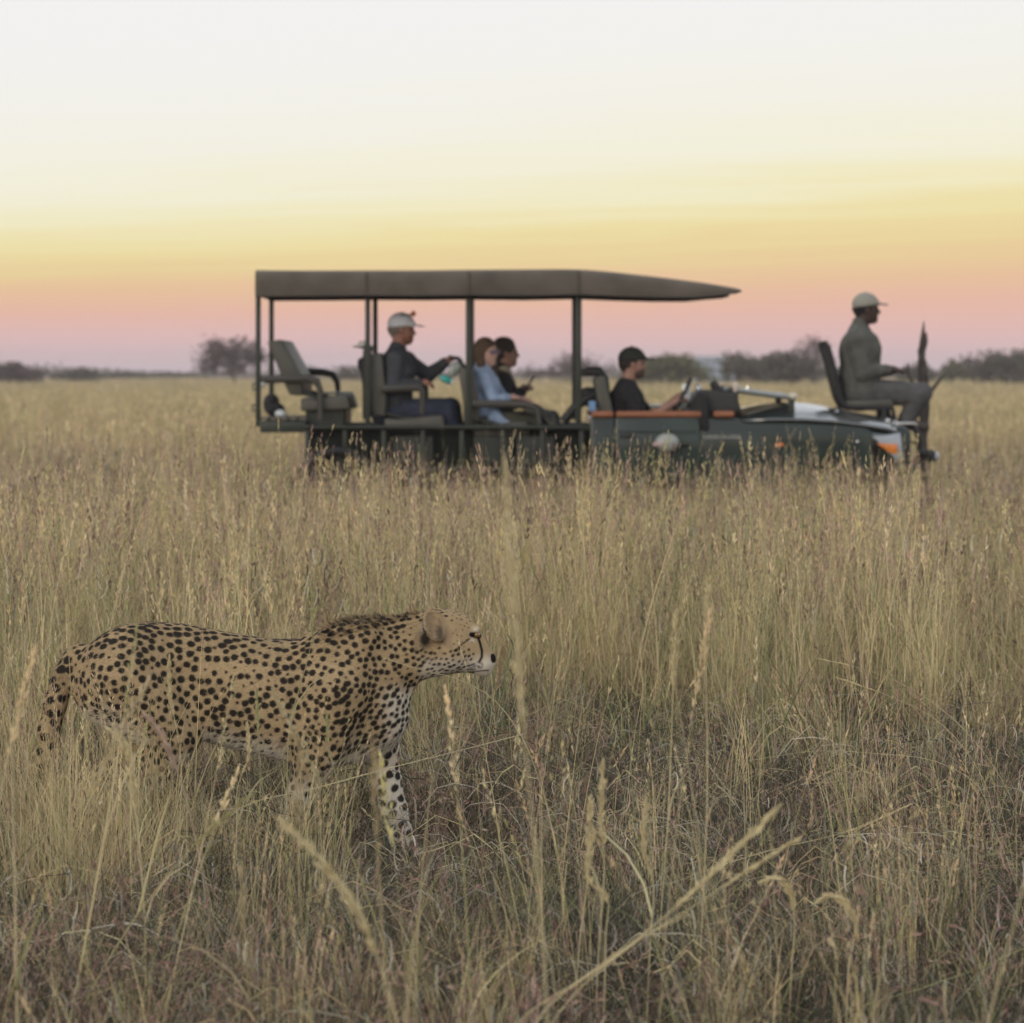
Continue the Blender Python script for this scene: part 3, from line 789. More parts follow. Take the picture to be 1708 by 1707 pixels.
    # near hind leg
    leg([(215, 1130, -.07), (296, 1228, -.085), (262, 1280, -.078), (216, 1338, -.07), (226, 1385, -.07), (236, 1416, -.07)], [.115, .066, .05, .033, .029, .032], .05)
    leg([(236, 1420, -.07), (262, 1428, -.07)], [.031, .025], .02)
    # far hind leg
    leg([(215, 1130, .07), (232, 1240, .08), (190, 1290, .075), (130, 1330, .07), (122, 1385, .07), (118, 1416, .07)], [.11, .064, .048, .033, .029, .032], .05)
    leg([(118, 1420, .07), (142, 1428, .07)], [.031, .025], .02)
    # tail
    leg([(128, 1098, 0), (106, 1132, -.01), (93, 1175, -.02), (84, 1220, -.03), (72, 1275, -.035), (55, 1325, -.03), (30, 1352, -.02), (2, 1352, -.01), (-14, 1335, 0)],
        [.040, .034, .032, .031, .031, .032, .033, .032, .018], .03)
    P, Q = F.mesh(); P = relax(P, Q, 2, .5)
    me = bpy.data.meshes.new('cheetah'); me.from_pydata(P.tolist(), [], Q.tolist())
    bm = bmesh.new(); bm.from_mesh(me)
    bmesh.ops.subdivide_edges(bm, edges=bm.edges, cuts=1, use_grid_fill=True, smooth=.6)
    bmesh.ops.recalc_face_normals(bm, faces=bm.faces)
    bm.to_mesh(me); bm.free()
    n = len(me.vertices); P = np.zeros(n * 3); me.vertices.foreach_get('co', P); P = P.reshape(-1, 3)
    Nn = np.zeros(n * 3); me.vertices.foreach_get('normal', Nn); Nn = Nn.reshape(-1, 3)
    # ---- coat
    PX = P[:, 0] * CS + 420; PY = HY + (CAMH - P[:, 2]) * CS; lat = np.abs(P[:, 1]); q2 = np.stack([PX, PY], 1)
    sm = lambda a, b, x: np.clip((x - a) / (b - a), 0, 1) ** 2 * (3 - 2 * np.clip((x - a) / (b - a), 0, 1))
    tawny = np.array([.465, .345, .20]); back = np.array([.38, .275, .15]); white = np.array([.78, .72, .62]); black = np.array([.013, .011, .010])
    C = np.tile(tawny, (n, 1))
    def lay(c, w): C[:] = C * (1 - w[:, None]) + np.asarray(c) * w[:, None]
    top = np.interp(PX, [100, 180, 270, 400, 500, 600, 700, 740, 800], [1110, 1055, 1037, 1059, 1065, 1042, 1020, 1016, 1045])
    lay(back, .8 * (1 - sm(8, 60, PY - top)))
    lay(white, sm(-.25, -.8, Nn[:, 2]) * sm(1120, 1200, PY) * (PX > 130))                       # belly
    lay(white, .85 * sm(628, 668, PX + (1250 - PY) * .05) * sm(1130, 1165, PY) * (1 - sm(1262, 1290, PY)))    # chest
    lay(white * .98, .9 * sm(1245, 1300, PY) * (PX > 590))                                     # far foreleg
    lay(white * .9, .6 * sm(1270, 1320, PY) * (PX < 590) * (PX > 150))                         # lower legs
    head = sm(690, 715, PX)
    lay(white * .92, head * sm(1084, 1114, PY + (PX - 740) * .05))                                   # jaw and chin
    lay(white, .8 * head * np.exp(-((PX - 794) / 6.) ** 2 - ((PY - 1049) / 4.) ** 2)); lay(white, .6 * head * np.exp(-((PX - 788) / 5.) ** 2 - ((PY - 1066) / 4.) ** 2))
    lay(np.array([.42, .32, .19]), .7 * np.exp(-(seg_dist(q2, [(806, 1052), (815, 1075), (822, 1090)]) / 7) ** 2) * head)
    C *= (1 + .10 * vnoise3(P, 45, 1) + .06 * vnoise3(P, 160, 2))[:, None]
    # ---- spots: blue-noise points on the skin
    sp = np.interp(PX, [100, 260, 420, 480, 560, 620, 690, 720], [.0245, .024, .0232, .0218, .0208, .0190, .0165, .0135])
    sp = np.where((PX > 590) & (PY > 1245), .030, sp)
    sp = np.where((PX < 130), .029, sp); sp = np.where((PY > 1290) & (PX < 560), .024, sp)
    cand = rng.permutation(n)[:60000]; cell = .04; grid = {}; spots = []
    for i in cand:
        p = P[i]; g = tuple(np.floor(p / cell).astype(int)); d = sp[i]; ok = True
        for a in (-1, 0, 1):
            for b in (-1, 0, 1):
                for c in (-1, 0, 1):
                    for j in grid.get((g[0] + a, g[1] + b, g[2] + c), ()):
                        if (P[j, 0] - p[0]) ** 2 + (P[j, 1] - p[1]) ** 2 + (P[j, 2] - p[2]) ** 2 < (d * .93) ** 2: ok = False; break
                    if not ok: break
                if not ok: break
            if not ok: break
        if ok: grid.setdefault(g, []).append(i); spots.append(i)
    kt = kdtree.KDTree(len(spots))
    rad = np.zeros(len(spots)); ang = np.zeros(len(spots)); elo = np.ones(len(spots))
    for k, i in enumerate(spots):
        kt.insert(P[i], k); x, y = PX[i], PY[i]
        r = sp[i] * U(.37, .50)
        if random.random() < .12: r *= .5
        ang[k] = U(-.5, .5); elo[k] = U(1.0, 1.18)
        if y - top[i] < 26: elo[k] = U(1.15, 1.5); ang[k] = U(-.2, .1)
        if 560 < x < 700 and y > 1130: ang[k] = U(.3, .9); elo[k] = U(1.2, 1.6)
        if x > 700:
            r = sp[i] * U(.24, .38)
            face = (x > 745 and y < 1078)
            if face: r *= .35 if y > 1035 else .6
            if x > 790: r = 0
            ang[k] = U(.3, .7); elo[k] = U(1.2, 1.7)
        if Nn[i, 2] < -.55 and y > 1180: r *= .6
        if 598 < x and y > 1270: r = sp[i] * U(.34, .44)
        if abs(x - 724) < 30 and 1008 < y < 1078 and abs(P[i, 1]) > .05: r = 0
        rad[k] = r
    kt.balance()
    wob = .0014 * vnoise3(P, 260, 7) + .0010 * vnoise3(P, 520, 8)
    w = np.zeros(n)
    for i in range(n):
        for co, k, dd in kt.find_n(P[i], 2):
            if rad[k] <= 0 or dd > rad[k] * 2.2: continue
            dx, dz = P[i, 0] - co[0], P[i, 2] - co[2]; dy = P[i, 1] - co[1]
            ca, sa = math.cos(ang[k]), math.sin(ang[k]); u_ = (dx * ca + dz * sa) / elo[k]; v_ = -dx * sa + dz * ca
            q = math.sqrt(u_ * u_ + v_ * v_ + dy * dy)
            w[i] = max(w[i], min(1, max(0, (rad[k] + wob[i] - q) / .0038 + .5)))
    lay(black, .97 * w)
    # ---- face marks, and shadow painted inside the ears
    hd = PX > 700
    near = lambda poly, wd, soft=1.5: np.clip((wd - seg_dist(q2, poly)) / soft + .5, 0, 1) * hd
    lay(black, near([(793, 1056), (797, 1060), (801, 1072), (804, 1084), (804, 1094), (800, 1102)], 2.2, 2.2) * (lat > .010))      # tear line
    lay(black, near([(787, 1057), (799, 1060)], 4.2) * (lat > .02))
    lay(black, .85 * near([(783, 1064), (770, 1073), (760, 1083)], 1.5) * (lat > .02))
    lay(np.array([.06, .05, .045]), .8 * np.clip(vnoise3(P, 420, 9) * 2 + .7, 0, 1) * near([(787, 1112), (800, 1108)], 6, 4) * (lat > .012))
    lay(black, near([(823, 1094), (825, 1100)], 6.0, 2) * (PX > 818.5) * (PY < 1105) * (PY > 1090))                               # nose leather
    lay(np.array([.05, .04, .035]), .9 * near([(782, 1121), (800, 1118), (815, 1117)], 1.1, 1.2) * (lat > .006))               # lip line
    ear = (np.abs(PX - 724) < 32) & (PY < 1080) & (PY > 1006) & (lat > .062)
    e_back = ear & (Nn[:, 0] < -.45)
    lay(black * 1.6, .92 * (e_back & (PY > 1026)).astype(float)); lay(np.array([.33, .24, .14]), .8 * (e_back & (PY <= 1026)).astype(float))
    e_in = ear & (Nn[:, 0] > -.1)
    lay(np.array([.36, .26, .16]), .75 * e_in.astype(float))
    lay(np.array([.03, .026, .02]), .80 * np.clip(1.3 * np.exp(-((PX - 735) / 5.5) ** 2 - ((PY - 1052) / 13.) ** 2), 0, 1) * (lat > .05) * (PY < 1078))  # shadow in the ear cup, painted into the coat colour
    lay(np.array([.60, .54, .44]), .6 * np.exp(-((PX - 705) / 3.) ** 2 - ((PY - 1048) / 16.) ** 2) * (lat > .05))
    lay(black * 1.5, .95 * np.clip(1.6 * np.exp(-((PX - 710) / 8.) ** 2 - ((PY - 1064) / 12.) ** 2), 0, 1) * hd * (lat > .04))
    # dark crest on the nape, tail rings
    lay(black * 2, .6 * np.clip(vnoise3(P, 170, 12) * 2.4 + .2, 0, 1) * (1 - sm(3, 17, PY - top)) * sm(535, 580, PX) * (1 - sm(640, 680, PX)))
    ring = ((PX < 75) & (PY > 1270)) * (np.sin(PX * .28) > .1); lay(black, .9 * ring)
    C = np.clip(C, .008, .9)
    a = me.color_attributes.new('Col', 'FLOAT_COLOR', 'POINT'); c4 = np.ones((n, 4), np.float32); c4[:, :3] = C; a.data.foreach_set('color', c4.ravel())
    COATM = col_mat('cheetah_coat', rough=.85, bump=.25, spec=.15)
    me.materials.append(COATM); me.polygons.foreach_set('use_smooth', np.ones(len(me.polygons), bool))
    o = bpy.data.objects.new('cheetah', me); link(o); o.location = (CORG.x, CORG.y, 0)
    tag(o, 'spotted cheetah walking through the dry grass, head low, facing right', 'cheetah')
    dkv = C.mean(1) < .08
    # ---- fur: short strands along the lie of the coat
    m = 120000
    ii = rng.choice(n, m, p=np.where(P[:, 1] < .08, 1., .35) / np.where(P[:, 1] < .08, 1., .35).sum())
    p = P[ii]; nn = Nn[ii]; c = C[ii]; X_, Y_ = PX[ii], PY[ii]
    lie = np.stack([-.9 + 0 * X_, np.zeros(m), -.35 - .5 * (Y_ > 1230)], 1) + rng.normal(0, .22, (m, 3))
    lie -= nn * (lie * nn).sum(1)[:, None]; lie /= np.linalg.norm(lie, axis=1)[:, None] + 1e-6
    Ln = rng.uniform(.005, .010, m); Ln = np.where(X_ > 740, Ln * .5, Ln)
    crest = (Y_ - top[ii] < 9) & (X_ > 540) & (X_ < 700); Ln = np.where(crest, rng.uniform(.010, .022, m), Ln)
    Ln = np.where(dkv[ii], Ln * .55, Ln)
    Ln = np.where((nn[:, 2] < -.4) & (Y_ > 1180), Ln * 1.7, Ln); Ln = np.where(X_ < 110, Ln * 1.5, Ln)
    lift = np.where(crest, .9, .28)[:, None]
    d_ = lie * (1 - lift * .5) + nn * lift; d_ /= np.linalg.norm(d_, axis=1)[:, None]
    sd = np.cross(d_, nn + rng.normal(0, .3, (m, 3))); sd /= np.linalg.norm(sd, axis=1)[:, None] + 1e-6
    wd = .0010
    V = np.concatenate([p - sd * wd - nn * .0005, p + sd * wd - nn * .0005, p + d_ * Ln[:, None]])
    fs = np.stack([np.arange(m), np.arange(m) + m, np.arange(m) + 2 * m], 1)
    dk = c.mean(1) < .08; cc = c * np.where(dk[:, None], rng.uniform(.6, 1.2, (m, 1)), rng.uniform(.70, 1.35, (m, 1))); cc = np.clip(cc, .006, .9)
    mesh_obj('fur', V, fs, col_mat('cheetah_fur', rough=.7, transl=.15, spec=.3), o, smooth=False, cols=np.concatenate([cc, cc, np.clip(cc * 1.12, 0, .95)]))
    for s in (-1, 1):
        mb = MB(); mb.ball(cp(796.0, 1058, s * .0385), (.0095, .008, .0078)); mb.build('eye', mat('cheetah_eye', (.16, .085, .02), .05, coat=1), o)
        T = Tuft()
        for k in range(11):
            b = np.array(cp(799 + U(-6, 6), 1108 + U(-4, 5), s * .034)); e = b + np.array([U(-.05, .0), s * U(.015, .05), U(-.03, .0)])
            T.strip([b, (b + e) / 2 + np.array([0, 0, .004]), e], [.0009, .0007, .0003], (.7, .68, .62), side=np.array([0, 0, 1.]))
        mesh_obj('whiskers', T.v, T.f, STALK, o, smooth=False, cols=np.array(T.c))
    return o
cheetah()
# ------------------------------------------------------------------ safari vehicle
VY = 30.0; VS = FPX / VY; VW = 1.75                      # near side at 30 m, width
VO = Vector(px(990, 625 + CAMH * VS, VY + VW / 2)); VO.z = 0
def vx(x): return (x - CX) / VS
def vz(y): return CAMH - (y - HY) / VS
def V(x, y, dy=0.): return Vector((vx(x), VY + dy, vz(y)))
def poly(*pts): return [(vx(x), vz(y)) for x, y in pts]
car = empty('safari_vehicle', VO, 'open dark green safari vehicle with canvas canopy standing in tall grass', 'vehicle')
PAINT = mat('dark_green_paint', (.019, .034, .030), .5, coat=.6, var=.45, scale=2.2, spec=.3, bump=.06, bscale=5)
POLISH = mat('polished_green_paint', (.020, .030, .030), .35, coat=1., var=.15, scale=3); POLISH.node_tree.nodes['Principled BSDF'].inputs['Coat IOR'].default_value = 2.3
STEEL = mat('dark_green_steel', (.028, .034, .026), .5, var=.2)
BLACK = mat('black_plastic', (.012, .012, .013), .55)
CANVAS = mat('brown_canvas', (.115, .098, .080), .92, var=.22, scale=4, bump=.5, bscale=7)
SEATM = mat('olive_seat_vinyl', (.085, .082, .066), .5, var=.15, bump=.15, bscale=30)
TRIM = mat('tan_leather_trim', (.30, .115, .055), .55, var=.18, scale=10, bump=.2)
RUBBER = mat('tyre_rubber', (.018, .017, .016), .9, bump=.4)
CHROME = mat('brushed_metal', (.55, .55, .54), .25, 1.)
GLASS = mat('windscreen_glass', (.62, .70, .70), .04, coat=1, var=.02)
AMBER = mat('amber_lens', (.75, .22, .03), .2, coat=.6, var=.08)
LENS = mat('clear_lens', (.36, .40, .46), .1, coat=1, var=.05)

def canopy():
    # rounded canvas roof: stations along x with half-width, crown height and hem height
    st = [(425.5, 452.5, 450.5, 496), (426.5, 452.5, 450.5, 496), (430, 453, 451, 495.5), (520, 454, 452, 495), (612, 453, 451, 494), (700, 454, 451.5, 494.5), (782, 452, 449.5, 493.5), (875, 452, 450, 494.5), (965, 450.5, 448, 492.5),
          (1030, 457, 454, 495), (1100, 465, 462, 497), (1160, 472, 469, 497), (1200, 478, 476, 493), (1228, 482.5, 481.5, 491), (1238, 485, 484.5, 488.5)]
    sec = 13; vs = []; fs = []; y0, y1 = -.07, VW + .07; yc = (y0 + y1) / 2; hw = (y1 - y0) / 2
    for j, (x, ysh, ycr, yh) in enumerate(st):
        zs_, zc_, zh_ = vz(ysh), vz(ycr), vz(yh); ring = []
        ring.append((-1.005, zh_)); ring.append((-1.012, (zh_ + zs_) / 2)); ring.append((-1.0, zs_ - (zs_ - zh_) * .12))
        for k in range(7):
            t = -0.96 + 1.92 * k / 6; ring.append((t, zs_ + (zc_ - zs_) * (1 - t * t) * 1.0 + .01))
        ring += [(1.0, zs_ - (zs_ - zh_) * .12), (1.012, (zh_ + zs_) / 2), (1.005, zh_)]
        f = .97 if x > 1235 else 1
        for t, z in ring: vs.append((vx(x) + (.008 * math.sin(t * 9) if x > 1190 else 0), VY + yc + hw * t * f, z))
    for j in range(len(st) - 1):
        for k in range(sec - 1): fs.append((j * sec + k, (j + 1) * sec + k, (j + 1) * sec + k + 1, j * sec + k + 1))
    fs.append(tuple(range(sec)))
    mb = MB(VO); mb.add(vs, fs); o = mb.build('canopy', CANVAS, car)
    md = o.modifiers.new('thick', 'SOLIDIFY'); md.thickness = .012; md.offset = -1
    md = o.modifiers.new('s', 'SUBSURF'); md.levels = md.render_levels = 2
    mb = MB(VO)
    for dy in (-.078, VW + .078): mb.tube([V(x, yh - 1.5, dy) for x, _, _, yh in st[1:-1]], .007, 6)
    mb.build('hem', mat('canvas_hem', (.10, .085, .07), .9), o)
    for xs_ in (613, 782, 965):
        k = min(range(len(st)), key=lambda q: abs(st[q][0] - xs_)); x, ysh, ycr, yh = st[k]
        mb = MB(VO); mb.tube([V(x, yh - 1, -.083), V(x, (yh + ysh) / 2, -.088), V(x, ysh + 5, -.080), V(x, ysh + .5, -.03)], .008, 6); mb.build('seam', mat('canvas_hem', (.10, .085, .07), .9), o)
canopy()
for x, w, ytop, ybot in ((430, .042, 462, 712), (613, .042, 460, 715), (782, .052, 458, 715), (965, .052, 457, 705)):
    for dy in (.05, VW - .05):
        mb = MB(VO); mb.box(((vx(x)), VY + dy, (vz(ytop) + vz(ybot)) / 2), (w, .045, vz(ytop) - vz(ybot))); mb.build('canopy_post', STEEL, car, bevel=.006)
for x, y in ((430, 463), (613, 461), (782, 459), (965, 458)):
    mb = MB(VO); mb.box((vx(x), VY + VW / 2, vz(y)), (.04, VW - .02, .04)); mb.build('canopy_bow', STEEL, car, bevel=.005)

# --- tub, floor, chassis
mb = MB(VO); mb.prism(poly((508, 709), (985, 709), (985, 800), (640, 812), (636, 795), (622, 775), (600, 762), (560, 757), (520, 764), (508, 775)), VY + .16, VY + VW - .16); mb.build('tub', mat('tub_paint', (.014, .020, .018), .8, var=.5, scale=4, spec=.2, bump=.3, bscale=12), car, bevel=.012)
mb = MB(VO); mb.box((vx(745), VY + VW / 2, vz(714)), (vx(984) - vx(508), VW - .01, .03)); mb.build('deck', STEEL, car)
for x in (512, 575, 640, 705, 770, 838, 905, 970):
    for dy in (.03, VW - .03):
        mb = MB(VO); mb.box((vx(x), VY + dy, (vz(716) + vz(790 if x > 630 or x < 520 else 752)) / 2), (.035, .035, vz(716) - vz(790 if x > 630 or x < 520 else 752))); mb.build('side_strut', STEEL, car, bevel=.005)
for dy in (-.04, VW + .04):
    mb = MB(VO); mb.tube([V(645, 772, dy), V(655, 783, dy), V(960, 783, dy), V(970, 772, dy)], .022, 8); mb.build('side_step', BLACK, car)
for x0, x1 in ((655, 722), (790, 850), (862, 925)):
    mb = MB(VO); mb.prism(poly((x0, 728), (x1, 728), (x1, 776), (x0, 776)), VY + .05, VY + .2); mb.build('storage_box', mat('box_paint', (.03, .034, .028), .7, var=.4, scale=6), car, bevel=.012)
for dy in (-.012, VW + .012):
    mb = MB(VO); mb.tube([V(508, 713, dy), V(975, 713, dy)], .018, 8); mb.build('tub_rail', STEEL, car)
mb = MB(VO); mb.prism(poly((431, 703), (510, 703), (510, 722), (434, 722)), VY + .02, VY + VW - .02); mb.build('rear_tray', STEEL, car, bevel=.01)
for k in range(5):
    mb = MB(VO); mb.box(V(440 + 16 * k, 708, VW / 2) + Vector((0, 0, .045)), (.06, VW - .1, .02)); mb.build('tray_slat', mat('tray_wood', (.16, .14, .11), .9), car)
mb = MB(VO); mb.box((vx(995), VY + VW / 2, vz(806)), (vx(1490) - vx(500), .9, .12)); mb.build('chassis', BLACK, car, bevel=.01)
# --- doors and front body
mb = MB(VO); mb.prism(poly((985, 697), (1024.5, 697), (1024.5, 800), (985, 800)), VY - .004, VY + VW + .004); mb.build('rear_quarter', PAINT, car, bevel=.012)
for dy0, dy1 in ((-.02, .05), (VW - .05, VW + .02)):
    mb = MB(VO); mb.prism(poly((1026.5, 697), (1165, 696), (1172, 760), (1165, 802), (1026.5, 802)), VY + dy0, VY + dy1); d_ = mb.build('door', PAINT, car, bevel=.014)
    mb = MB(VO); y_ = VY + (dy0 if dy0 < 0 else dy1); mb.box((vx(1045), y_, vz(728)), (.12, .03, .03)); mb.build('handle', BLACK, d_, bevel=.006)
    mb = MB(VO); mb.prism(poly((1030, 722), (1162, 722), (1162, 719), (1030, 719)), y_ - .008, y_ + .008); mb.build('swage_line', PAINT, d_)
mb = MB(VO); mb.box((vx(1075), VY + VW / 2, vz(795)), (.9, VW - .1, .06)); mb.build('floor', BLACK, car)
arch = [(1389 + 62 * math.cos(a), 838 - 74 * math.sin(a)) for a in np.linspace(math.pi * .12, math.pi * .88, 12)]
mb = MB(VO); mb.prism(poly((1168, 697), (1232, 697), (1240, 705), (1330, 706), (1405, 709), (1448, 714), (1456, 722), (1458, 812), *arch, (1168, 812)), VY, VY + VW); fr = mb.build('front_body', PAINT, car, bevel=.022, bseg=3)
# bonnet: crowned sheet
def bonnet():
    xs = [1232, 1262, 1292, 1322, 1352, 1382, 1412, 1442, 1472, 1500, 1520]; cr = [688, 681, 676, 674.5, 675.5, 680, 687, 692, 697, 703, 709]
    ed = [694, 692, 691, 690.5, 691, 693, 697, 701, 705, 710, 714]; vs = []; fs = []; m = 15
    for x, c, e in zip(xs, cr, ed):
        for k in range(m):
            t = -1 + 2 * k / (m - 1); w = VW / 2 - .09 - (.10 if x > 1490 else 0) * abs(t)
            z = vz(e) + (vz(c) - vz(e)) * (1 - abs(t) ** 2.6) + (.012 if abs(t) < .35 else 0)
            vs.append((vx(x) - (.05 * t * t if x > 1480 else 0), VY + VW / 2 + w * t, z))
    for i in range(len(xs) - 1):
        for k in range(m - 1): fs.append((i * m + k, (i + 1) * m + k, (i + 1) * m + k + 1, i * m + k + 1))
    mb = MB(VO); mb.add(vs, fs); o = mb.build('bonnet', POLISH, car)
    md = o.modifiers.new('t', 'SOLIDIFY'); md.thickness = .03; md = o.modifiers.new('s', 'SUBSURF'); md.levels = md.render_levels = 2
bonnet()
for dy in (.0, VW):                                       # rounded fender tops
    mb = MB(VO); q = .10 if dy == 0 else -.10
    mb.tube([V(1236, 722, dy + q), V(1300, 724, dy + q), V(1380, 727, dy + q), V(1440, 732, dy + q), V(1486, 735, dy + q), V(1502, 739, dy + q * 1.3)], [.07, .095, .098, .096, .088, .05], 12)
    mb.build('fender', POLISH, car)
for s_, d0 in ((1, 0.), (-1, VW)):                          # sloping shoulders beside the bonnet
    st_ = [(1238, 691), (1290, 689), (1340, 689), (1390, 692), (1440, 698), (1480, 704), (1496, 709)]; vs = []; fs = []
    for x, e in st_:
        for dd, dyy in ((13, -.004), (9, .006), (5, .06), (1.5, .12), (0, .17), (3, .2)): vs.append(V(x, e + dd, d0 + s_ * dyy))
    for i in range(len(st_) - 1):
        for k in range(5): fs.append((i * 6 + k, (i + 1) * 6 + k, (i + 1) * 6 + k + 1, i * 6 + k + 1))
    mb = MB(VO); mb.add(vs, fs); o = mb.build('fender_shoulder', POLISH, car); md = o.modifiers.new('t', 'SOLIDIFY'); md.thickness = .02; md.offset = -1
# nose with grille, lamps
mb = MB(VO); mb.prism(poly((1456, 708), (1512, 712), (1522, 722), (1520, 790), (1456, 800)), VY + .10, VY + VW - .10); mb.build('nose', PAINT, car, bevel=.015)
mb = MB(VO); mb.prism(poly((1518, 722), (1527, 722), (1526, 772), (1518, 772)), VY + .42, VY + VW - .42); gr = mb.build('grille', BLACK, car, bevel=.006)
for k in range(5):
    mb = MB(VO); mb.box((vx(1528), VY + VW / 2, vz(728 + 9 * k)), (.02, VW - .9, .018)); mb.build('grille_slat', CHROME, gr)
for dy, s in ((.0, 1), (VW, -1)):
    y0, y1 = sorted((VY + dy + s * -.006, VY + dy + s * .34))
    mb = MB(VO); mb.prism(poly((1456, 729), (1502, 722), (1508, 768), (1496, 769)), y0, y1); h_ = mb.build('headlight', LENS, car, bevel=.012)
    y0, y1 = sorted((VY + dy + s * -.016, VY + dy + s * .2))
    mb = MB(VO); mb.prism(poly((1462, 740), (1496, 741), (1498, 757), (1486, 757)), y0, y1); mb.build('indicator', AMBER, h_, bevel=.006)
    mb = MB(VO); mb.lathe_y(V(1505, 735, dy + s * .2), [(.0, -.02), (.06, -.02), (.07, .0), (.06, .02), (0, .02)], 16); mb.build('lamp_bowl', CHROME, h_)
    mb = MB(VO); mb.ball(V(1430, 737.5, dy - s * .012), (.018, .014, .018)); mb.build('side_stud', CHROME, car)
    mb = MB(VO); mb.box(V(1300, 742, dy - s * .006), (.065, .02, .028)); mb.build('side_marker', AMBER, car, bevel=.006)
# fender badge lettering
def badge(dy, flip):
    cu = bpy.data.curves.new('badge', 'FONT'); cu.body = 'LANDCRUISER'; cu.size = .042; cu.extrude = .004; cu.align_x = 'CENTER'; cu.space_character = 1.12
    t = bpy.data.objects.new('badge', cu); COL.objects.link(t); bpy.context.view_layer.update()
    me = bpy.data.meshes.new_from_object(t.evaluated_get(bpy.context.evaluated_depsgraph_get())); bpy.data.objects.remove(t)
    me.materials.clear(); me.materials.append(mat('pale_lettering', (.50, .50, .46), .4))
    o = bpy.data.objects.new('badge', me); link(o, car)
    o.rotation_euler = (R(90), 0, R(180) if flip else 0); o.location = V(1205, 732, dy) - VO
    o['label'] = 'pale raised lettering on the fender'
badge(-.006, False)
# bumper, bull bar, spotlight, tow bar
mb = MB(VO); mb.prism(poly((1500, 772), (1536, 774), (1538, 792), (1500, 794)), VY + .05, VY + VW - .05); mb.build('front_bumper', STEEL, car, bevel=.015)
mb = MB(VO)
for dy in (.38, VW - .38): mb.tube([V(1530, 792, dy), V(1541, 770, dy), V(1543, 735, dy), V(1532, 712, dy), V(1518, 709, dy)], .024, 8)
mb.tube([V(1542, 742, .38), V(1542, 742, VW - .38)], .02, 8); mb.tube([V(1534, 714, .38), V(1534, 714, VW - .38)], .022, 8)
mb.build('bull_bar', BLACK, car)
mb = MB(VO); mb.box(V(1518, 708, .42), (.16, .2, .025)); mb.build('step_plate', CHROME, car, bevel=.006)
mb = MB(VO); mb.tube([V(1538, 758, .35), V(1556, 759, .35)], [.03, .035], 10); mb.build('spotlight_bracket', BLACK, car)
mb = MB(VO); mb.ball(V(1561, 762, .35), (.055, .06, .055), 16, 10); sl_ = mb.build('spotlight', BLACK, car)
mb = MB(VO); mb.ball(V(1567, 763, .35), (.042, .05, .045), 16, 10); mb.build('lens', LENS, sl_)
# --- wheels
def wheel(x, dy):
    c = V(x, 0, dy); c.z = .40; s = 1 if dy < .5 else -1
    mb = MB(VO); mb.lathe_y(c, [(.24, -.11), (.33, -.125), (.385, -.11), (.40, -.06), (.402, 0), (.40, .06), (.385, .11), (.33, .125), (.24, .11)], 40); ty = mb.build('wheel', RUBBER, car)
    mb = MB(VO)
    for k in range(30):
        a = 2 * math.pi * k / 30; r_ = Matrix.Rotation(-a, 3, 'Y')
        for e in (-.055, .055): mb.box(c + r_ @ Vector((.40, e + .02 * (k % 2), 0)), (.022, .09, .045), r_)
    mb.build('tread', RUBBER, ty)
    mb = MB(VO); mb.lathe_y(c, [(.0, -.05 * s), (.07, -.07 * s), (.09, -.04 * s), (.17, -.03 * s), (.19, -.085 * s), (.245, -.10 * s), (.245, .1 * s)], 28); mb.build('rim', mat('rim_steel', (.11, .12, .11), .5, .6), ty)
for x in (562, 1389):
    for dy in (.13, VW - .13): wheel(x, dy)
for dy in (-.03, VW + .03):
    mb = MB(VO); mb.tube([V(512, 792, dy), V(516, 772, dy), V(535, 757, dy), V(562, 752, dy), V(590, 757, dy), V(608, 772, dy), V(614, 795, dy)], .035, 8); mb.build('wheel_arch', BLACK, car)
# --- padded tan trim along the open side
for a, b in ((986, 1023.5), (1027, 1170), (1190, 1225)):
    for dy in (.015, VW - .015):
        mb = MB(VO); mb.box(((vx(a) + vx(b)) / 2, VY + dy, vz(691.5)), (vx(b) - vx(a), .10, .052)); mb.build('padded_trim', TRIM, car, bevel=.02, bseg=3)
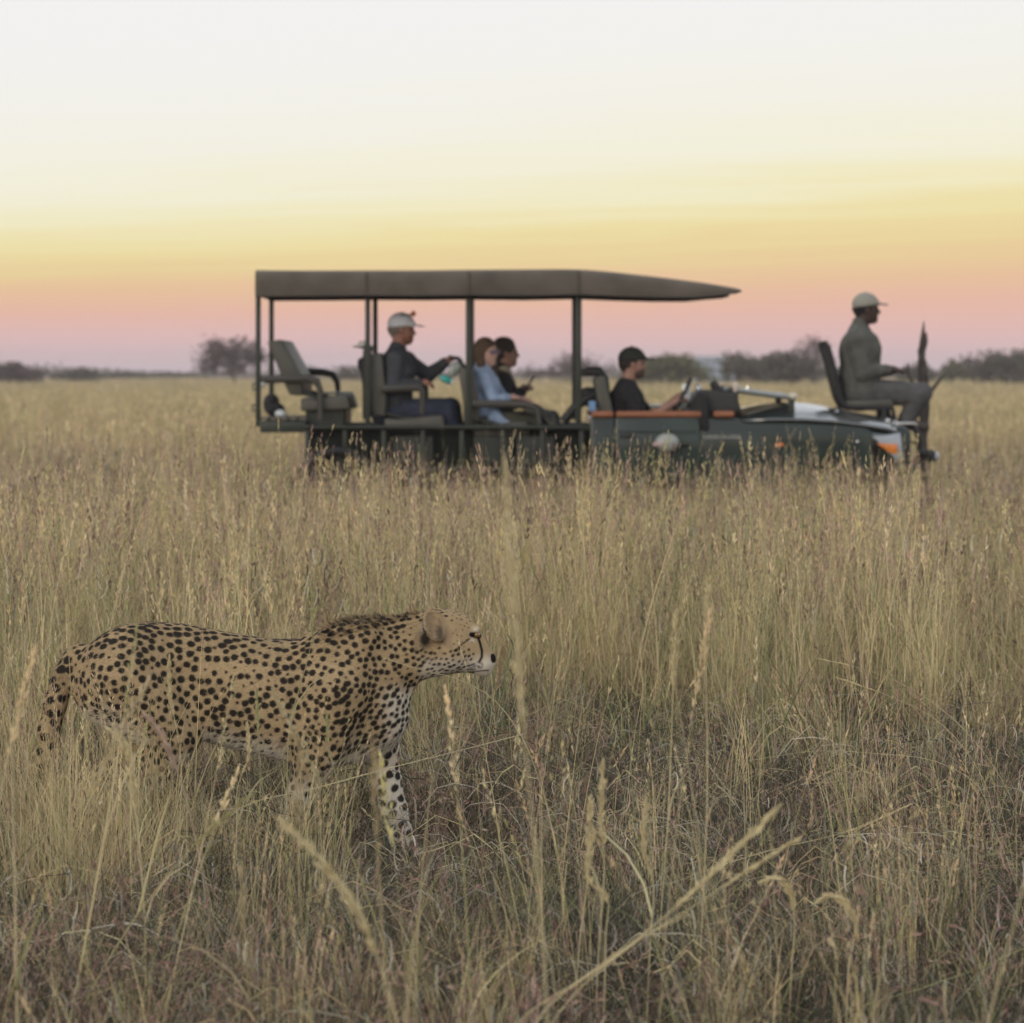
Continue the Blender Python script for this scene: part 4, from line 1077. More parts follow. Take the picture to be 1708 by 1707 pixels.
# --- seats: three stepped rows of benches
def seat(xb, yt, yb, rec, xc0, xc1, yc, name='bench_seat', arms=(), y0=.1, y1=VW - .1, thick=24):
    """backrest from (xb,yb) up to yt leaning back by rec px; cushion xc0..xc1 at yc"""
    mb = MB(VO)
    for dy in (y0 + .06, y1 - .06):
        mb.tube([V(xb - rec, yt + 12, dy), V(xb, yb, dy), V(xc1 - 8, yc + 16, dy), V(xc1 - 10, 712, dy)], .018, 6)
    mb.box(((vx(xc0) + vx(xc1)) / 2, VY + (y0 + y1) / 2, (vz(yc + 22) + vz(714)) / 2), ((vx(xc1) - vx(xc0)) * .8, (y1 - y0) * .9, max(.02, vz(yc + 22) - vz(714))))
    fr_ = mb.build(name, STEEL, car)
    n = 3; w = (y1 - y0) / n
    mb = MB(VO)
    for k in range(n):
        a, b = VY + y0 + k * w + .008, VY + y0 + (k + 1) * w - .008
        mb.prism(poly((xb - rec - thick, yt + 4), (xb - rec, yt), (xb + 4, yb - 24), (xb + 2, yb + 6), (xb - thick * .8, yb + 4)), a, b)
    mb.build('backrest', SEATM, fr_, bevel=.022, bseg=3)
    mb = MB(VO)
    for k in range(n):
        a, b = VY + y0 + k * w + .008, VY + y0 + (k + 1) * w - .008
        mb.prism(poly((xc0, yc + 4), (xc0 + 20, yc + 6), (xc1 - 22, yc), (xc1, yc - 1), (xc1 + 6, yc + 24), (xc0, yc + 27)), a, b)
    mb.build('cushion', SEATM, fr_, bevel=.022, bseg=3)
    for pts, dy in arms:
        mb = MB(VO); P_ = [V(x, y, dy) for x, y in pts]
        mb.tube([q for q in P_], [.032] * (len(pts) - 2) + [.026, .02], 8); mb.build('armrest', mat('armrest_vinyl', (.06, .056, .048), .55), fr_)
seat(500, 566, 655, 32, 500, 578, 660, arms=(([(434, 634), (480, 632), (515, 632), (528, 637), (533, 650), (534, 700)], .06), ([(492, 620), (520, 621), (538, 625), (546, 638), (549, 670)], VW - .06)))
seat(640, 588, 690, 4, 640, 738, 694, thick=25, arms=(([(636, 649), (665, 648), (700, 647), (704, 652), (704, 690)], .06), ([(640, 642), (690, 641), (702, 648), (703, 680)], VW - .06)))
seat(796, 612, 700, 8, 790, 880, 704, thick=24, arms=(([(788, 674), (830, 674), (880, 676), (896, 684), (900, 708)], .06), ([(796, 665), (870, 666), (885, 674), (888, 700)], VW - .06)))
seat(1020, 626, 712, 10, 1012, 1080, 716, name='driver_seat', y0=.15, y1=.72, thick=20)
# grab rails behind the rows, padded loop behind the driver
mb = MB(VO); mb.tube([V(606, 700, .2), V(606, 600, .2), V(608, 577, .2), V(608, 577, VW - .2), V(606, 600, VW - .2), V(606, 700, VW - .2)], .016, 8); mb.build('grab_rail', BLACK, car)
mb = MB(VO); mb.tube([V(776, 705, .2), V(774, 615, .2), V(762, 597, .2), V(750, 596, .2), V(750, 596, VW - .2), V(762, 597, VW - .2), V(774, 615, VW - .2), V(776, 705, VW - .2)], .014, 8); mb.build('grab_rail', BLACK, car)
mb = MB(VO); mb.tube([V(962, 690, .5), V(965, 626, .5), V(985, 620, .5), V(1000, 620, .5), V(1009, 632, .5), V(1012, 655, .5), V(1004, 690, .5)], [.03, .035, .042, .045, .045, .042, .035], 10); mb.build('padded_roll_bar', BLACK, car)
mb = MB(VO); mb.tube([V(940, 705, .3), V(962, 678, .3), V(1000, 655, .3), V(1010, 650, .3)], .04, 8); mb.build('roll_bar_brace', BLACK, car)
# dashboard, steering wheel, cowl
mb = MB(VO); mb.prism(poly((1150, 690), (1160, 664), (1180, 650), (1200, 652), (1228, 655), (1240, 690)), VY + .08, VY + VW - .08); mb.build('dashboard', mat('dash_vinyl', (.035, .034, .033), .7), car, bevel=.03, bseg=3)
mb = MB(VO)
c0 = V(1138, 668, .45); ax = Vector((math.cos(R(-28)), 0, math.sin(R(-28)))); e1 = Vector((0, 1, 0)); e2 = ax.cross(e1)
ring = [c0 + (e1 * math.cos(a) + e2 * math.sin(a)) * .19 for a in np.linspace(0, 2 * math.pi, 29)]
mb.tube(ring, .015, 8, cap=False); mb.tube([c0, c0 + ax * .22], .022, 8)
for a in (.6, 2.6, 4.7): mb.tube([c0 + ax * .02, c0 + (e1 * math.cos(a) + e2 * math.sin(a)) * .19], .012, 6)
mb.build('steering_wheel', BLACK, car)
# folded windscreen lying on the bonnet
mb = MB(VO)
A, B = (1228, 651), (1326, 664)
for dy in (.14, VW - .14): mb.tube([V(*A, dy), V(*B, dy)], .022, 8)
mb.tube([V(*A, .14), V(*A, VW - .14)], .022, 8); mb.tube([V(*B, .14), V(*B, VW - .14)], .024, 8)
ws = mb.build('windscreen_frame', mat('pale_frame', (.30, .32, .32), .3, .5), car)
mb = MB(VO); mb.prism(poly((1229, 646), (1326, 659), (1326, 664), (1229, 651)), VY + .15, VY + VW - .15); mb.build('glass', GLASS, ws)
for dy in (.14, VW - .14):
    mb = MB(VO); mb.box((vx(1322), VY + dy, (vz(662) + vz(692)) / 2), (.05, .06, vz(662) - vz(692))); mb.build('rest_bracket', STEEL, ws, bevel=.006)
    mb = MB(VO); mb.box((vx(1226), VY + dy, (vz(645) + vz(690)) / 2), (.07, .06, vz(645) - vz(690))); mb.build('hinge_post', BLACK, ws, bevel=.012)
    mb = MB(VO); mb.ball(V(1324, 662, dy), (.045, .04, .03)); mb.build('clamp', mat('cream_plastic', (.62, .58, .48), .4), ws)
mb = MB(VO); mb.tube([V(1254, 653, .5), V(1254, 645, .5)], [.02, .016], 8); mb.build('wiper_pivot', CHROME, ws)
mb = MB(VO); mb.ball(V(1228, 648, .14), (.035, .04, .055)); mb.build('hinge_cap', mat('pale_cap', (.60, .52, .44), .4), ws)
# near side mirror, folded down on the door
mb = MB(VO); mb.ball(V(1112, 738, -.10), (.10, .05, .075), 16, 10); mr = mb.build('side_mirror', mat('mirror_shell', (.33, .35, .33), .35, coat=.4), car)
mb = MB(VO); mb.tube([V(1150, 742, 0), V(1128, 744, -.09)], .014, 8); mb.build('mirror_arm', BLACK, mr)
mb = MB(VO); mb.box(V(1095, 741, -.13), (.07, .02, .03)); mb.build('mirror_lamp', mat('rosy_lens', (.55, .38, .36), .3), mr, bevel=.006)
# bracket bars on the rear, tail hooks
for y in (645, 680):
    mb = MB(VO); mb.tube([V(431, y - 4, .05), V(421, y - 4, .05), V(421, y + 5, .05), V(431, y + 5, .05)], .008, 6); mb.build('latch', STEEL, car)
# far door rail
mb = MB(VO); mb.box(V(1090, 681, VW - .03), (.62, .05, .035)); mb.build('door_rail', CHROME, car, bevel=.008)

# --- tracker's jump seat on the far fender
TY = 1.12
mb = MB(VO)
for dy in (TY - .2, TY + .2):
    mb.tube([V(1392, 571, dy), V(1402, 606, dy), V(1417, 664, dy), V(1424, 678, dy), V(1434, 682, dy), V(1508, 682, dy), V(1512, 708, dy)], .026, 8)
    mb.tube([V(1418, 682, dy), V(1419, 694, dy)], .016, 6); mb.tube([V(1493, 682, dy), V(1494, 708, dy)], .024, 8)
mb.tube([V(1392, 571, TY - .2), V(1392, 571, TY + .2)], .022, 8)
js = mb.build('tracker_seat', BLACK, car)
mb = MB(VO); mb.prism(poly((1393, 576), (1401, 573), (1424, 660), (1416, 664)), VY + TY - .22, VY + TY + .22); mb.build('backrest', BLACK, js, bevel=.015)
mb = MB(VO); mb.prism(poly((1430, 670), (1505, 668), (1510, 674), (1508, 680), (1430, 681)), VY + TY - .22, VY + TY + .22); mb.build('cushion', SEATM, js, bevel=.015)
mb = MB(VO); mb.box(V(1528, 712, TY), (.22, .45, .03)); mb.build('footrest', CHROME, js, bevel=.006)

# ------------------------------------------------------------------ loose things in the vehicle
def single(name, label, cat, mb, m, org, **kw):
    o = mb.build(name, m, None, **kw); o.location = org; return tag(o, label, cat)
def thing_mb(x, y, dy): o = V(x, y, dy); return MB(o), o
mb, o = thing_mb(600, 582, .35); mb.ball(V(603, 575, .35), (.05, .08, .035), 14, 8)
mb.ball(V(600, 578, .35), (.08, .12, .010), 14, 8); single('sun_hat', 'pale sun hat hung on the rail behind the bearded passenger', 'hat', mb, mat('pale_felt', (.62, .60, .54), .9), o)
mb, o = thing_mb(603, 615, .3); mb.prism(poly((595, 598), (611, 594), (613, 640), (602, 642), (600, 622), (594, 612)), VY + .2, VY + .55); single('camera_bag', 'black shoulder bag hanging behind the second seat row', 'bag', mb, mat('black_nylon', (.016, .016, .018), .8, bump=.4), o, bevel=.02)
mb, o = thing_mb(760, 615, .4); mb.prism(poly((752, 604), (774, 602), (768, 615), (757, 630), (746, 628), (745, 618)), VY + .36, VY + .6); single('plastic_bag', 'crumpled shiny pale plastic bag behind the third seat row', 'bag', mb, mat('white_film', (.30, .34, .32), .15, coat=.6, bump=1., bscale=25), o, bevel=.025)
mb, o = thing_mb(744, 634, .33)
mb.tube([V(733, 628, .33), V(738, 631, .33), V(749, 636, .33), V(752, 637, .33)], [.016, .03, .03, .02], 10); b_ = single('water_bottle', 'small teal capped water bottle beside the shiny plastic bag', 'bottle', mb, mat('teal_plastic', (.03, .42, .38), .2, coat=.5), o)
mb = MB(o); mb.tube([V(751, 637, .33), V(755, 638.5, .33)], .024, 10); mb.build('cap', mat('white_plastic', (.75, .78, .75), .3), b_)
mb, o = thing_mb(550, 655, 1.2); mb.box(V(553, 657, 1.2), (.24, .35, .02)); single('folded_map', 'pale folded sheet lying on the empty rear seat cushion', 'sheet', mb, mat('pale_paper', (.56, .62, .60), .6), o, bevel=.005)
mb, o = thing_mb(450, 680, .35); mb.ball(V(448, 675, .35), (.07, .12, .09)); mb.ball(V(455, 684, .3), (.08, .12, .06)); single('duffel_bag', 'dark stuffed bag in the luggage tray under the rear seat', 'bag', mb, mat('dark_cloth', (.03, .026, .028), .9, bump=.6), o)
mb, o = thing_mb(465, 692, .2); mb.ball(V(465, 691, .2), (.05, .06, .035)); single('enamel_cup', 'small white round cup on the luggage tray', 'cup', mb, mat('white_enamel', (.6, .64, .64), .3), o)
mb = MB(VO); mb.ball(V(437.5, 641, .06), (.022, .03, .028)); mb.build('tail_lamp', MATS['white_enamel'], car)
mb, o = thing_mb(988, 678, .1); mb.box(V(988, 678, .1), (.06, .05, .09)); single('blue_pouch', 'small blue pouch wedged behind the driver seat', 'pouch', mb, mat('blue_cloth', (.16, .30, .50), .7), o, bevel=.015)
mb, o = thing_mb(985, 660, .35); mb.ball(V(984, 658, .4), (.09, .12, .06)); mb.ball(V(993, 668, .4), (.10, .13, .07)); single('rolled_jacket', 'dark rolled jacket stowed on the roll bar behind the driver', 'jacket', mb, mat('dark_jacket', (.028, .027, .03), .9, bump=.6), o)
mb, o = thing_mb(1148, 655, .35); mb.prism(poly((1140, 641), (1155, 640), (1156, 662), (1150, 676), (1138, 684), (1134, 680), (1144, 664)), VY + .33, VY + .42); single('pale_flask', 'glossy pale flask held beside the steering wheel', 'flask', mb, mat('glossy_white', (.78, .84, .80), .12, coat=.6), o, bevel=.02)
mb, o = thing_mb(1168, 655, .2); mb.prism(poly((1160, 660), (1168, 652), (1180, 660), (1184, 720), (1172, 722), (1152, 690)), VY - .02, VY + .22); single('black_camera_bag', 'black padded bag hanging over the door by the dashboard', 'bag', mb, mat('black_bag', (.012, .012, .013), .75), o, bevel=.03)
mb, o = thing_mb(1168, 650, .22); mb.ball(V(1167, 649, .22), (.028, .03, .035)); single('silver_mug', 'small silver mug on the dashboard beside the steering wheel', 'mug', mb, mat('mug_steel', (.5, .52, .58), .25, .7), o)
mb, o = thing_mb(1205, 668, .4); mb.ball(V(1207, 670, .4), (.11, .2, .085), 16, 10); single('grey_backpack', 'grey stuffed backpack on top of the dashboard', 'backpack', mb, mat('grey_pack', (.075, .07, .07), .85, bump=.5), o)
mb, o = thing_mb(1198, 640, .4); mb.tube([V(1203, 653, .4), V(1197, 645, .4), V(1193, 637, .4)], [.035, .038, .028], 10); single('two_way_radio', 'black handheld radio standing on the grey backpack', 'radio', mb, BLACK, o)
# ------------------------------------------------------------------ people
def skin(name, c): return mat(name, c, .6, var=.10, scale=30)
def person(label, Y, J, skin_m, top_m, leg_m, yaw=0., pitch=0., head_s=1., sleeve='long', cap=None, hair=None, beard=None, collar=None, shoe=True, grip=0., slim=1., extras=None):
    """J: joints as (photo x, photo y, lateral metres); lateral < 0 is towards the camera"""
    def W(p): return Vector(px(p[0], p[1], Y + p[2]))
    j = {k: W(v) for k, v in J.items()}
    org = Vector((j['hip'].x, Y, j['hip'].z - .12))
    root = bpy.data.objects.new('person', None); root.empty_display_size = .1; link(root); root.location = org; tag(root, label, 'person', 'people in and on the vehicle')
    j = {k: v - org for k, v in j.items()}
    lo = np.min([np.array(v) for v in j.values()], 0) - .26; hi = np.max([np.array(v) for v in j.values()], 0) + .26
    H = Matrix.Rotation(yaw, 3, 'Z') @ Matrix.Rotation(pitch, 3, 'Y')
    hc = j['head']; q = lambda x, y, z: tuple(hc + H @ (Vector((x, y, z)) * head_s)); hs = head_s
    sh, hp = j['neck'], j['hip']; chest = sh.lerp(hp, .32); waist = sh.lerp(hp, .72)
    def torso(F, g=0., k=.06):
        F.cone(chest + Vector((.0, -.06, 0)), chest + Vector((0, .06, 0)), .118 * slim + g, .118 * slim + g, k)
        F.cone(chest, waist, .125 * slim + g, .122 * slim + g, k, sy=1.3)
        F.cone(waist, hp, .122 * slim + g, .135 * slim + g, k, sy=1.32)
        F.cone(sh + Vector((-.015, 0, -.03)), chest, .06 + g, .115 * slim + g, k, sy=1.35)
        for s, n in ((-1, 'n'), (1, 'f')): F.cone(sh + Vector((-.01, 0, -.025)), j['sh' + n], .05 + g, .058 * slim + g, k)
    def arm(F, n, g=0., to=1.):
        a, b, c = j['sh' + n], j['el' + n], j['wr' + n]
        F.cone(a, b, .056 * slim + g, .043 * slim + g, .03)
        F.cone(b, b.lerp(c, to), .042 * slim + g, (.042 + (.028 - .042) * to) * slim + g, .015)
    def legs(F, g=0.):
        for n, s in (('n', -1), ('f', 1)):
            a = hp + Vector((0, s * .09, -.01)); b, c = j['kn' + n], j['an' + n]
            F.cone(a, b, .092 * slim + g, .062 * slim + g, .05); F.cone(b, c, .06 * slim + g, .042 * slim + g, .02)
    # --- body: one continuous surface
    F = Field(lo, hi, .0085)
    torso(F, -.012); legs(F, -.010)
    F.cone(sh + Vector((-.01, 0, -.04)), q(-.025, 0, -.055), .058, .052 * hs, .03)
    F.ell(q(-.012, 0, .035), (.098 * hs, .077 * hs, .092 * hs), .02, H); F.ell(q(.028, 0, -.035), (.064 * hs, .060 * hs, .082 * hs), .03, H)
    F.cone(q(.055, 0, -.092), q(.072, 0, -.092), .026 * hs, .020 * hs, .02)                       # chin
    F.cone(q(.086, 0, .012), q(.105, 0, -.022), .009 * hs, .014 * hs, .012)                        # nose
    F.cone(q(.078, -.03, .026), q(.078, .03, .026), .012 * hs, .012 * hs, .012)                    # brow
    F.cone(q(.082, -.016, -.056), q(.082, .016, -.056), .010 * hs, .010 * hs, .010)                # lips
    for s in (-1, 1):
        F.ell(q(-.005, s * .078, -.005), (.018 * hs, .009 * hs, .032 * hs), .006, H)
        F.ell(q(.082, s * .032, .008), (.014 * hs, .014 * hs, .010 * hs), .008, H, op='sub')
    for n in 'nf':
        arm(F, n, -.008 if sleeve == 'long' else 0)
        w, e = j['wr' + n], j['el' + n]; d = (w - e).normalized(); up = Vector((0, 0, 1)); sd = d.cross(up)
        sd = sd.normalized() if sd.length > .1 else Vector((0, 1, 0)); nn = sd.cross(d)
        pc = w + d * .05
        F.cone(w, pc, .026, .030, .015, sy=1.0); F.cone(pc - sd * .022, pc + sd * .022, .017, .017, .012)
        side = -1 if n == 'n' else 1
        curl = grip if n in J.get('grips', 'nf') else .35
        for k in range(4):
            o = pc + sd * (.030 - .020 * k) + d * .02; Lk = (.040, .045, .042, .033)[k]
            p1 = o + (d * math.cos(curl * .6) - nn * math.sin(curl * .6)) * Lk; p2 = p1 + (d * math.cos(curl * 1.6) - nn * math.sin(curl * 1.6)) * Lk * .85
            F.cone(o, p1, .0095, .009, .006); F.cone(p1, p2, .009, .0075, .003)
        o = pc + sd * (.034 * -side) - d * .02; p1 = o + sd * (.022 * -side) + d * .022 - nn * .01; p2 = p1 + d * .026 - nn * .014
        F.cone(o, p1, .012, .010, .008); F.cone(p1, p2, .010, .0085, .003)
    for n in 'nf':
        an = j['an' + n]; F.cone(an, an + Vector((.13, 0, -.05)), .036, .03, .02)
    P, Q = F.mesh(); P = relax(P, Q, 1, .35)
    body = mesh_obj('body', P, Q, skin_m, root)
    for s in (-1, 1):
        mb = MB(); mb.ball(q(.078, s * .032, .008), .0105 * hs, 10, 7); mb.build('eye', mat('dark_eye', (.03, .022, .018), .15), body)
    # --- clothes
    F = Field(lo, hi, .0105); torso(F, .010)
    for n in 'nf': arm(F, n, .013 if sleeve == 'long' else .011, .93 if sleeve == 'long' else .02)
    if sleeve == 'short':
        F = Field(lo, hi, .0105); torso(F, .010)
        for n in 'nf': F.cone(j['sh' + n], j['sh' + n].lerp(j['el' + n], .62), .066, .062, .03)
    if collar: F.cone(sh + Vector((-.012, 0, -.02)), sh + Vector((-.006, 0, .045)), .072, .066, .02)
    P, Q = F.mesh(); P = relax(P, Q, 1, .35)
    P = P + (.009 * vnoise3(P, 36, 3) + .006 * vnoise3(P, 80, 4))[:, None] * np.array([1, .7, .3])
    mesh_obj('jacket' if sleeve == 'long' else 'shirt', P, Q, top_m, root)
    F = Field(lo, hi, .0105); legs(F, .010); F.cone(waist.lerp(hp, .55), hp, .128 * slim, .142 * slim, .04, sy=1.32)
    P, Q = F.mesh(); P = relax(P, Q, 1, .35); P = P + (.005 * vnoise3(P, 45, 5))[:, None] * np.array([.6, .4, 1])
    mesh_obj('trousers', P, Q, leg_m, root)
    for n in 'nf':
        an = j['an' + n]; F = Field(np.array(an) - .16, np.array(an) + .26, .01)
        F.cone(an + Vector((-.03, 0, -.03)), an + Vector((.15, 0, -.058)), .048, .036, .02); F.cone(an + Vector((0, 0, .03)), an + Vector((0, 0, -.03)), .052, .05, .02)
        P, Q = F.mesh(); mesh_obj('shoe', P, Q, mat('brown_shoe', (.06, .042, .03), .7), root)
    def head_field(): return Field(np.array(hc) - .30, np.array(hc) + .30, .008)
    if cap:
        F = head_field(); F.ell(q(-.012, 0, .045), (.114 * hs, .094 * hs, .102 * hs), .0, H, clip=(.12, 0, -1, -.016 * hs))
        F.cone(q(.07, -.03, .055), q(.07, .03, .055), .028 * hs, .028 * hs, .02)
        F.ell(q(.125, 0, .048), (.068 * hs, .066 * hs, .0085 * hs), .012, H @ Matrix.Rotation(R(7), 3, 'Y'))
        P, Q = F.mesh(); c_ = mesh_obj('cap', P, Q, cap, root)
        mb = MB(); mb.ball(q(-.012, 0, .147), .008 * hs, 8, 6); mb.build('button', cap, c_)
    if hair:
        hm, style = hair; F = head_field()
        if cap: F.ell(q(-.020, 0, .020), (.096 * hs, .083 * hs, .070 * hs), .02, H)
        else: F.ell(q(-.022, 0, .042), (.106 * hs, .090 * hs, .100 * hs), .02, H)
        if style == 'long':
            for s in (-1, 1):
                F.cone(q(-.02, s * .074, .03), q(.0, s * .088, -.10), .036 * hs, .036 * hs, .03); F.cone(q(.0, s * .088, -.10), q(.035, s * .075, -.19), .036 * hs, .02 * hs, .02)
            F.cone(q(-.075, 0, .02), q(-.075, 0, -.14), .065 * hs, .055 * hs, .03)
        elif style == 'bun':
            F.ell(q(-.03, 0, .09), (.085 * hs, .07 * hs, .06 * hs), .02, H); F.cone(q(-.075, 0, .0), q(-.06, 0, -.06), .06 * hs, .045 * hs, .03)
        elif style == 'short':
            F.cone(q(-.07, 0, .0), q(-.06, 0, -.035), .052 * hs, .042 * hs, .02)
        F.ell(q(.085, 0, -.035), (.088 * hs, .066 * hs, .082 * hs), .012, H, op='sub')
        P, Q = F.mesh(); P = P + (.004 * vnoise3(P, 120, 6))[:, None]
        mesh_obj('hair', P, Q, hm, root)
    if beard:
        F = head_field(); F.ell(q(.036, 0, -.062), (.062 * hs, .063 * hs, .060 * hs), .0, H, clip=(-.2, 0, 1, -.016 * hs))
        F.cone(q(.08, -.02, -.047), q(.08, .02, -.047), .010, .010, .01)
        P, Q = F.mesh(); mesh_obj('beard', P, Q, beard, root)
    if extras: extras(root, q, hs, j)
    return root
HAIR_D = mat('dark_brown_hair', (.035, .024, .016), .7, var=.4, scale=60, bump=.8, bscale=90)
HAIR_B = mat('brown_hair', (.10, .058, .032), .65, var=.4, scale=50, bump=.8, bscale=90)
S_RED = skin('ruddy_skin', (.36, .165, .115)); S_FAIR = skin('fair_skin', (.56, .34, .27)); S_TAN = skin('tanned_skin', (.36, .20, .15)); S_DARK = skin('dark_skin', (.060, .034, .026))
def cloth(n, c, b=.9): return mat(n, c, .92, var=.22, scale=14, bump=b, bscale=16)
# bearded passenger in the white cap
def ex_glasses(root, q, hs, j):
    mb = MB(); mb.tube([q(.075, -.06, .135), q(.085, 0, .128), q(.075, .06, .135)], .012, 6); mb.tube([q(.075, -.06, .135), q(-.02, -.08, .12)], .005, 5); mb.tube([q(.075, .06, .135), q(-.02, .08, .12)], .005, 5)
    g = mb.build('sunglasses', BLACK, root)
    mb = MB(); mb.ball(q(.082, -.035, .142), (.022, .034, .022)); mb.ball(q(.082, .035, .142), (.022, .034, .022)); mb.build('lens', mat('orange_lens', (.85, .22, .03), .12, coat=1), g)
person('bearded passenger in white cap and dark jacket reaching for the rail', VY + .42,
       dict(head=(671, 551, 0), neck=(664, 588, 0), hip=(652, 686, 0), shn=(658, 602, -.19), eln=(655, 646, -.24), wrn=(700, 640, -.17), shf=(676, 602, .19), elf=(714, 626, .20), wrf=(744, 604, .14),
            knn=(745, 684, -.12), knf=(752, 680, .12), ann=(768, 765, -.12), anf=(775, 765, .12)),
       S_RED, cloth('slate_jacket', (.052, .056, .066)), cloth('navy_jeans', (.032, .040, .070)), pitch=R(4), cap=mat('white_cap_cloth', (.78, .80, .86), .85), hair=(mat('grey_hair', (.22, .18, .15), .8), 'short'),
       beard=mat('ginger_beard', (.24, .10, .06), .8, var=.3, scale=60), collar=True, grip=.9, slim=1.14, extras=ex_glasses)
# woman in the denim jacket, face turned to the camera
def ex_shades(root, q, hs, j):
    mb = MB(); mb.ball(q(.092, -.033, .008), (.027, .012, .020)); mb.ball(q(.092, .033, .008), (.027, .012, .020)); mb.tube([q(.097, -.02, .012), q(.097, .02, .012)], .004, 5)
    mb.build('sunglasses', mat('mauve_glasses', (.16, .12, .17), .15, coat=.6), root)
def ex_denim(root, q, hs, j):
    ex_shades(root, q, hs, j)
    F = Field(np.array(j['hip']) - np.array([.2, .35, .25]), np.array(j['hip']) + np.array([.5, .3, .3]), .011)
    a = j['hip'] + Vector((.09, -.17, .04)); F.cone(a, a + Vector((.10, 0, -.10)), .06, .055, .02, sy=.7); F.cone(a + Vector((.06, 0, -.07)), a + Vector((.20, .0, -.10)), .055, .03, .02, sy=.7)
    P, Q = F.mesh(); P = P + (.006 * vnoise3(P, 40, 5))[:, None]; mesh_obj('jacket_tail', P, Q, MATS['pale_denim'], root)
person('woman in pale denim jacket and sunglasses turned toward the camera', VY + .46,
       dict(head=(812, 589, 0), neck=(806, 618, 0), hip=(806, 704, 0), shn=(806, 632, -.155), eln=(822, 668, -.20), wrn=(848, 664, -.10), shf=(815, 632, .155), elf=(840, 672, .18), wrf=(866, 668, .08),
            knn=(895, 700, -.10), knf=(900, 698, .10), ann=(915, 775, -.1), anf=(920, 775, .1)),
       S_FAIR, cloth('pale_denim', (.33, .43, .60)), cloth('olive_trousers', (.075, .075, .055)), yaw=R(-38), head_s=.94, hair=(HAIR_B, 'long'), slim=.9, collar=True, grip=.6, extras=ex_denim)
# woman with the phone
def ex_scarf(root, q, hs, j):
    n = j['neck']; F = Field(np.array(n) - .25, np.array(n) + .25, .01); F.cone(n + Vector((.01, -.05, 0)), n + Vector((.01, .05, 0)), .062, .062, .02)
    F.cone(n + Vector((.04, -.05, -.02)), n + Vector((.10, -.06, -.18)), .035, .04, .02)
    P, Q = F.mesh(); P = P + (.006 * vnoise3(P, 60, 5))[:, None]; mesh_obj('scarf', P, Q, mat('cream_scarf', (.46, .39, .29), .95, bump=.6), root)
person('dark haired woman in black jacket looking ahead and holding a phone', VY + 1.12,
       dict(head=(845, 590, 0), neck=(839, 622, 0), hip=(826, 706, 0), shn=(836, 637, -.15), eln=(846, 672, -.19), wrn=(868, 652, -.08), shf=(842, 637, .15), elf=(856, 674, .17), wrf=(872, 654, .04),
            knn=(915, 700, -.1), knf=(920, 698, .1), ann=(930, 770, -.1), anf=(935, 770, .1)),
       S_TAN, cloth('black_jacket', (.018, .017, .020)), cloth('dark_trousers', (.03, .03, .035)), yaw=R(0), head_s=.95, hair=(HAIR_D, 'bun'), slim=.9, collar=True, grip=.9, extras=ex_scarf)
o = Vector(px(884, 638, VY + 1.05)); mb = MB(o); r_ = Matrix.Rotation(R(35), 3, 'Y')
mb.box(o, (.016, .075, .15), r_); tag(mb.build('phone', BLACK, None, bevel=.006), 'black phone held up by the dark haired woman', 'phone'); bpy.data.objects['phone'].location = o
# driver
person('driver in black cap and black shirt sitting at the steering wheel', VY + .42,
       dict(head=(1056, 608, 0), neck=(1047, 641, 0), hip=(1040, 728, 0), shn=(1042, 655, -.18), eln=(1076, 702, -.22), wrn=(1124, 672, -.13), shf=(1050, 655, .18), elf=(1086, 700, .2), wrf=(1124, 668, .12),
            knn=(1120, 726, -.14), knf=(1125, 726, .14), ann=(1150, 790, -.14), anf=(1155, 790, .14)),
       S_TAN, cloth('black_tshirt', (.014, .014, .016)), cloth('khaki_trousers', (.09, .08, .06)), sleeve='short', cap=mat('black_cap_cloth', (.018, .020, .017), .85), hair=(HAIR_D, 'short'),
       beard=mat('dark_stubble', (.085, .052, .04), .85), grip=1.1)
# tracker on the jump seat
person('tracker in beige cap and grey green jacket on the raised front seat', VY + TY,
       dict(head=(1446, 517, 0), neck=(1435, 549, 0), hip=(1434, 652, 0), shn=(1430, 566, -.19), eln=(1440, 622, -.23), wrn=(1482, 617, -.10), shf=(1442, 566, .19), elf=(1452, 622, .22), wrf=(1486, 618, .06),
            knn=(1533, 660, -.09), knf=(1538, 656, .10), ann=(1509, 702, -.09), anf=(1514, 702, .10)),
       S_DARK, cloth('grey_green_jacket', (.098, .098, .084)), cloth('grey_trousers', (.085, .083, .083)), cap=mat('beige_cap_cloth', (.30, .29, .245), .85), hair=(mat('black_hair', (.01, .01, .01), .9), 'short'), collar=True, grip=.5, slim=1.22)
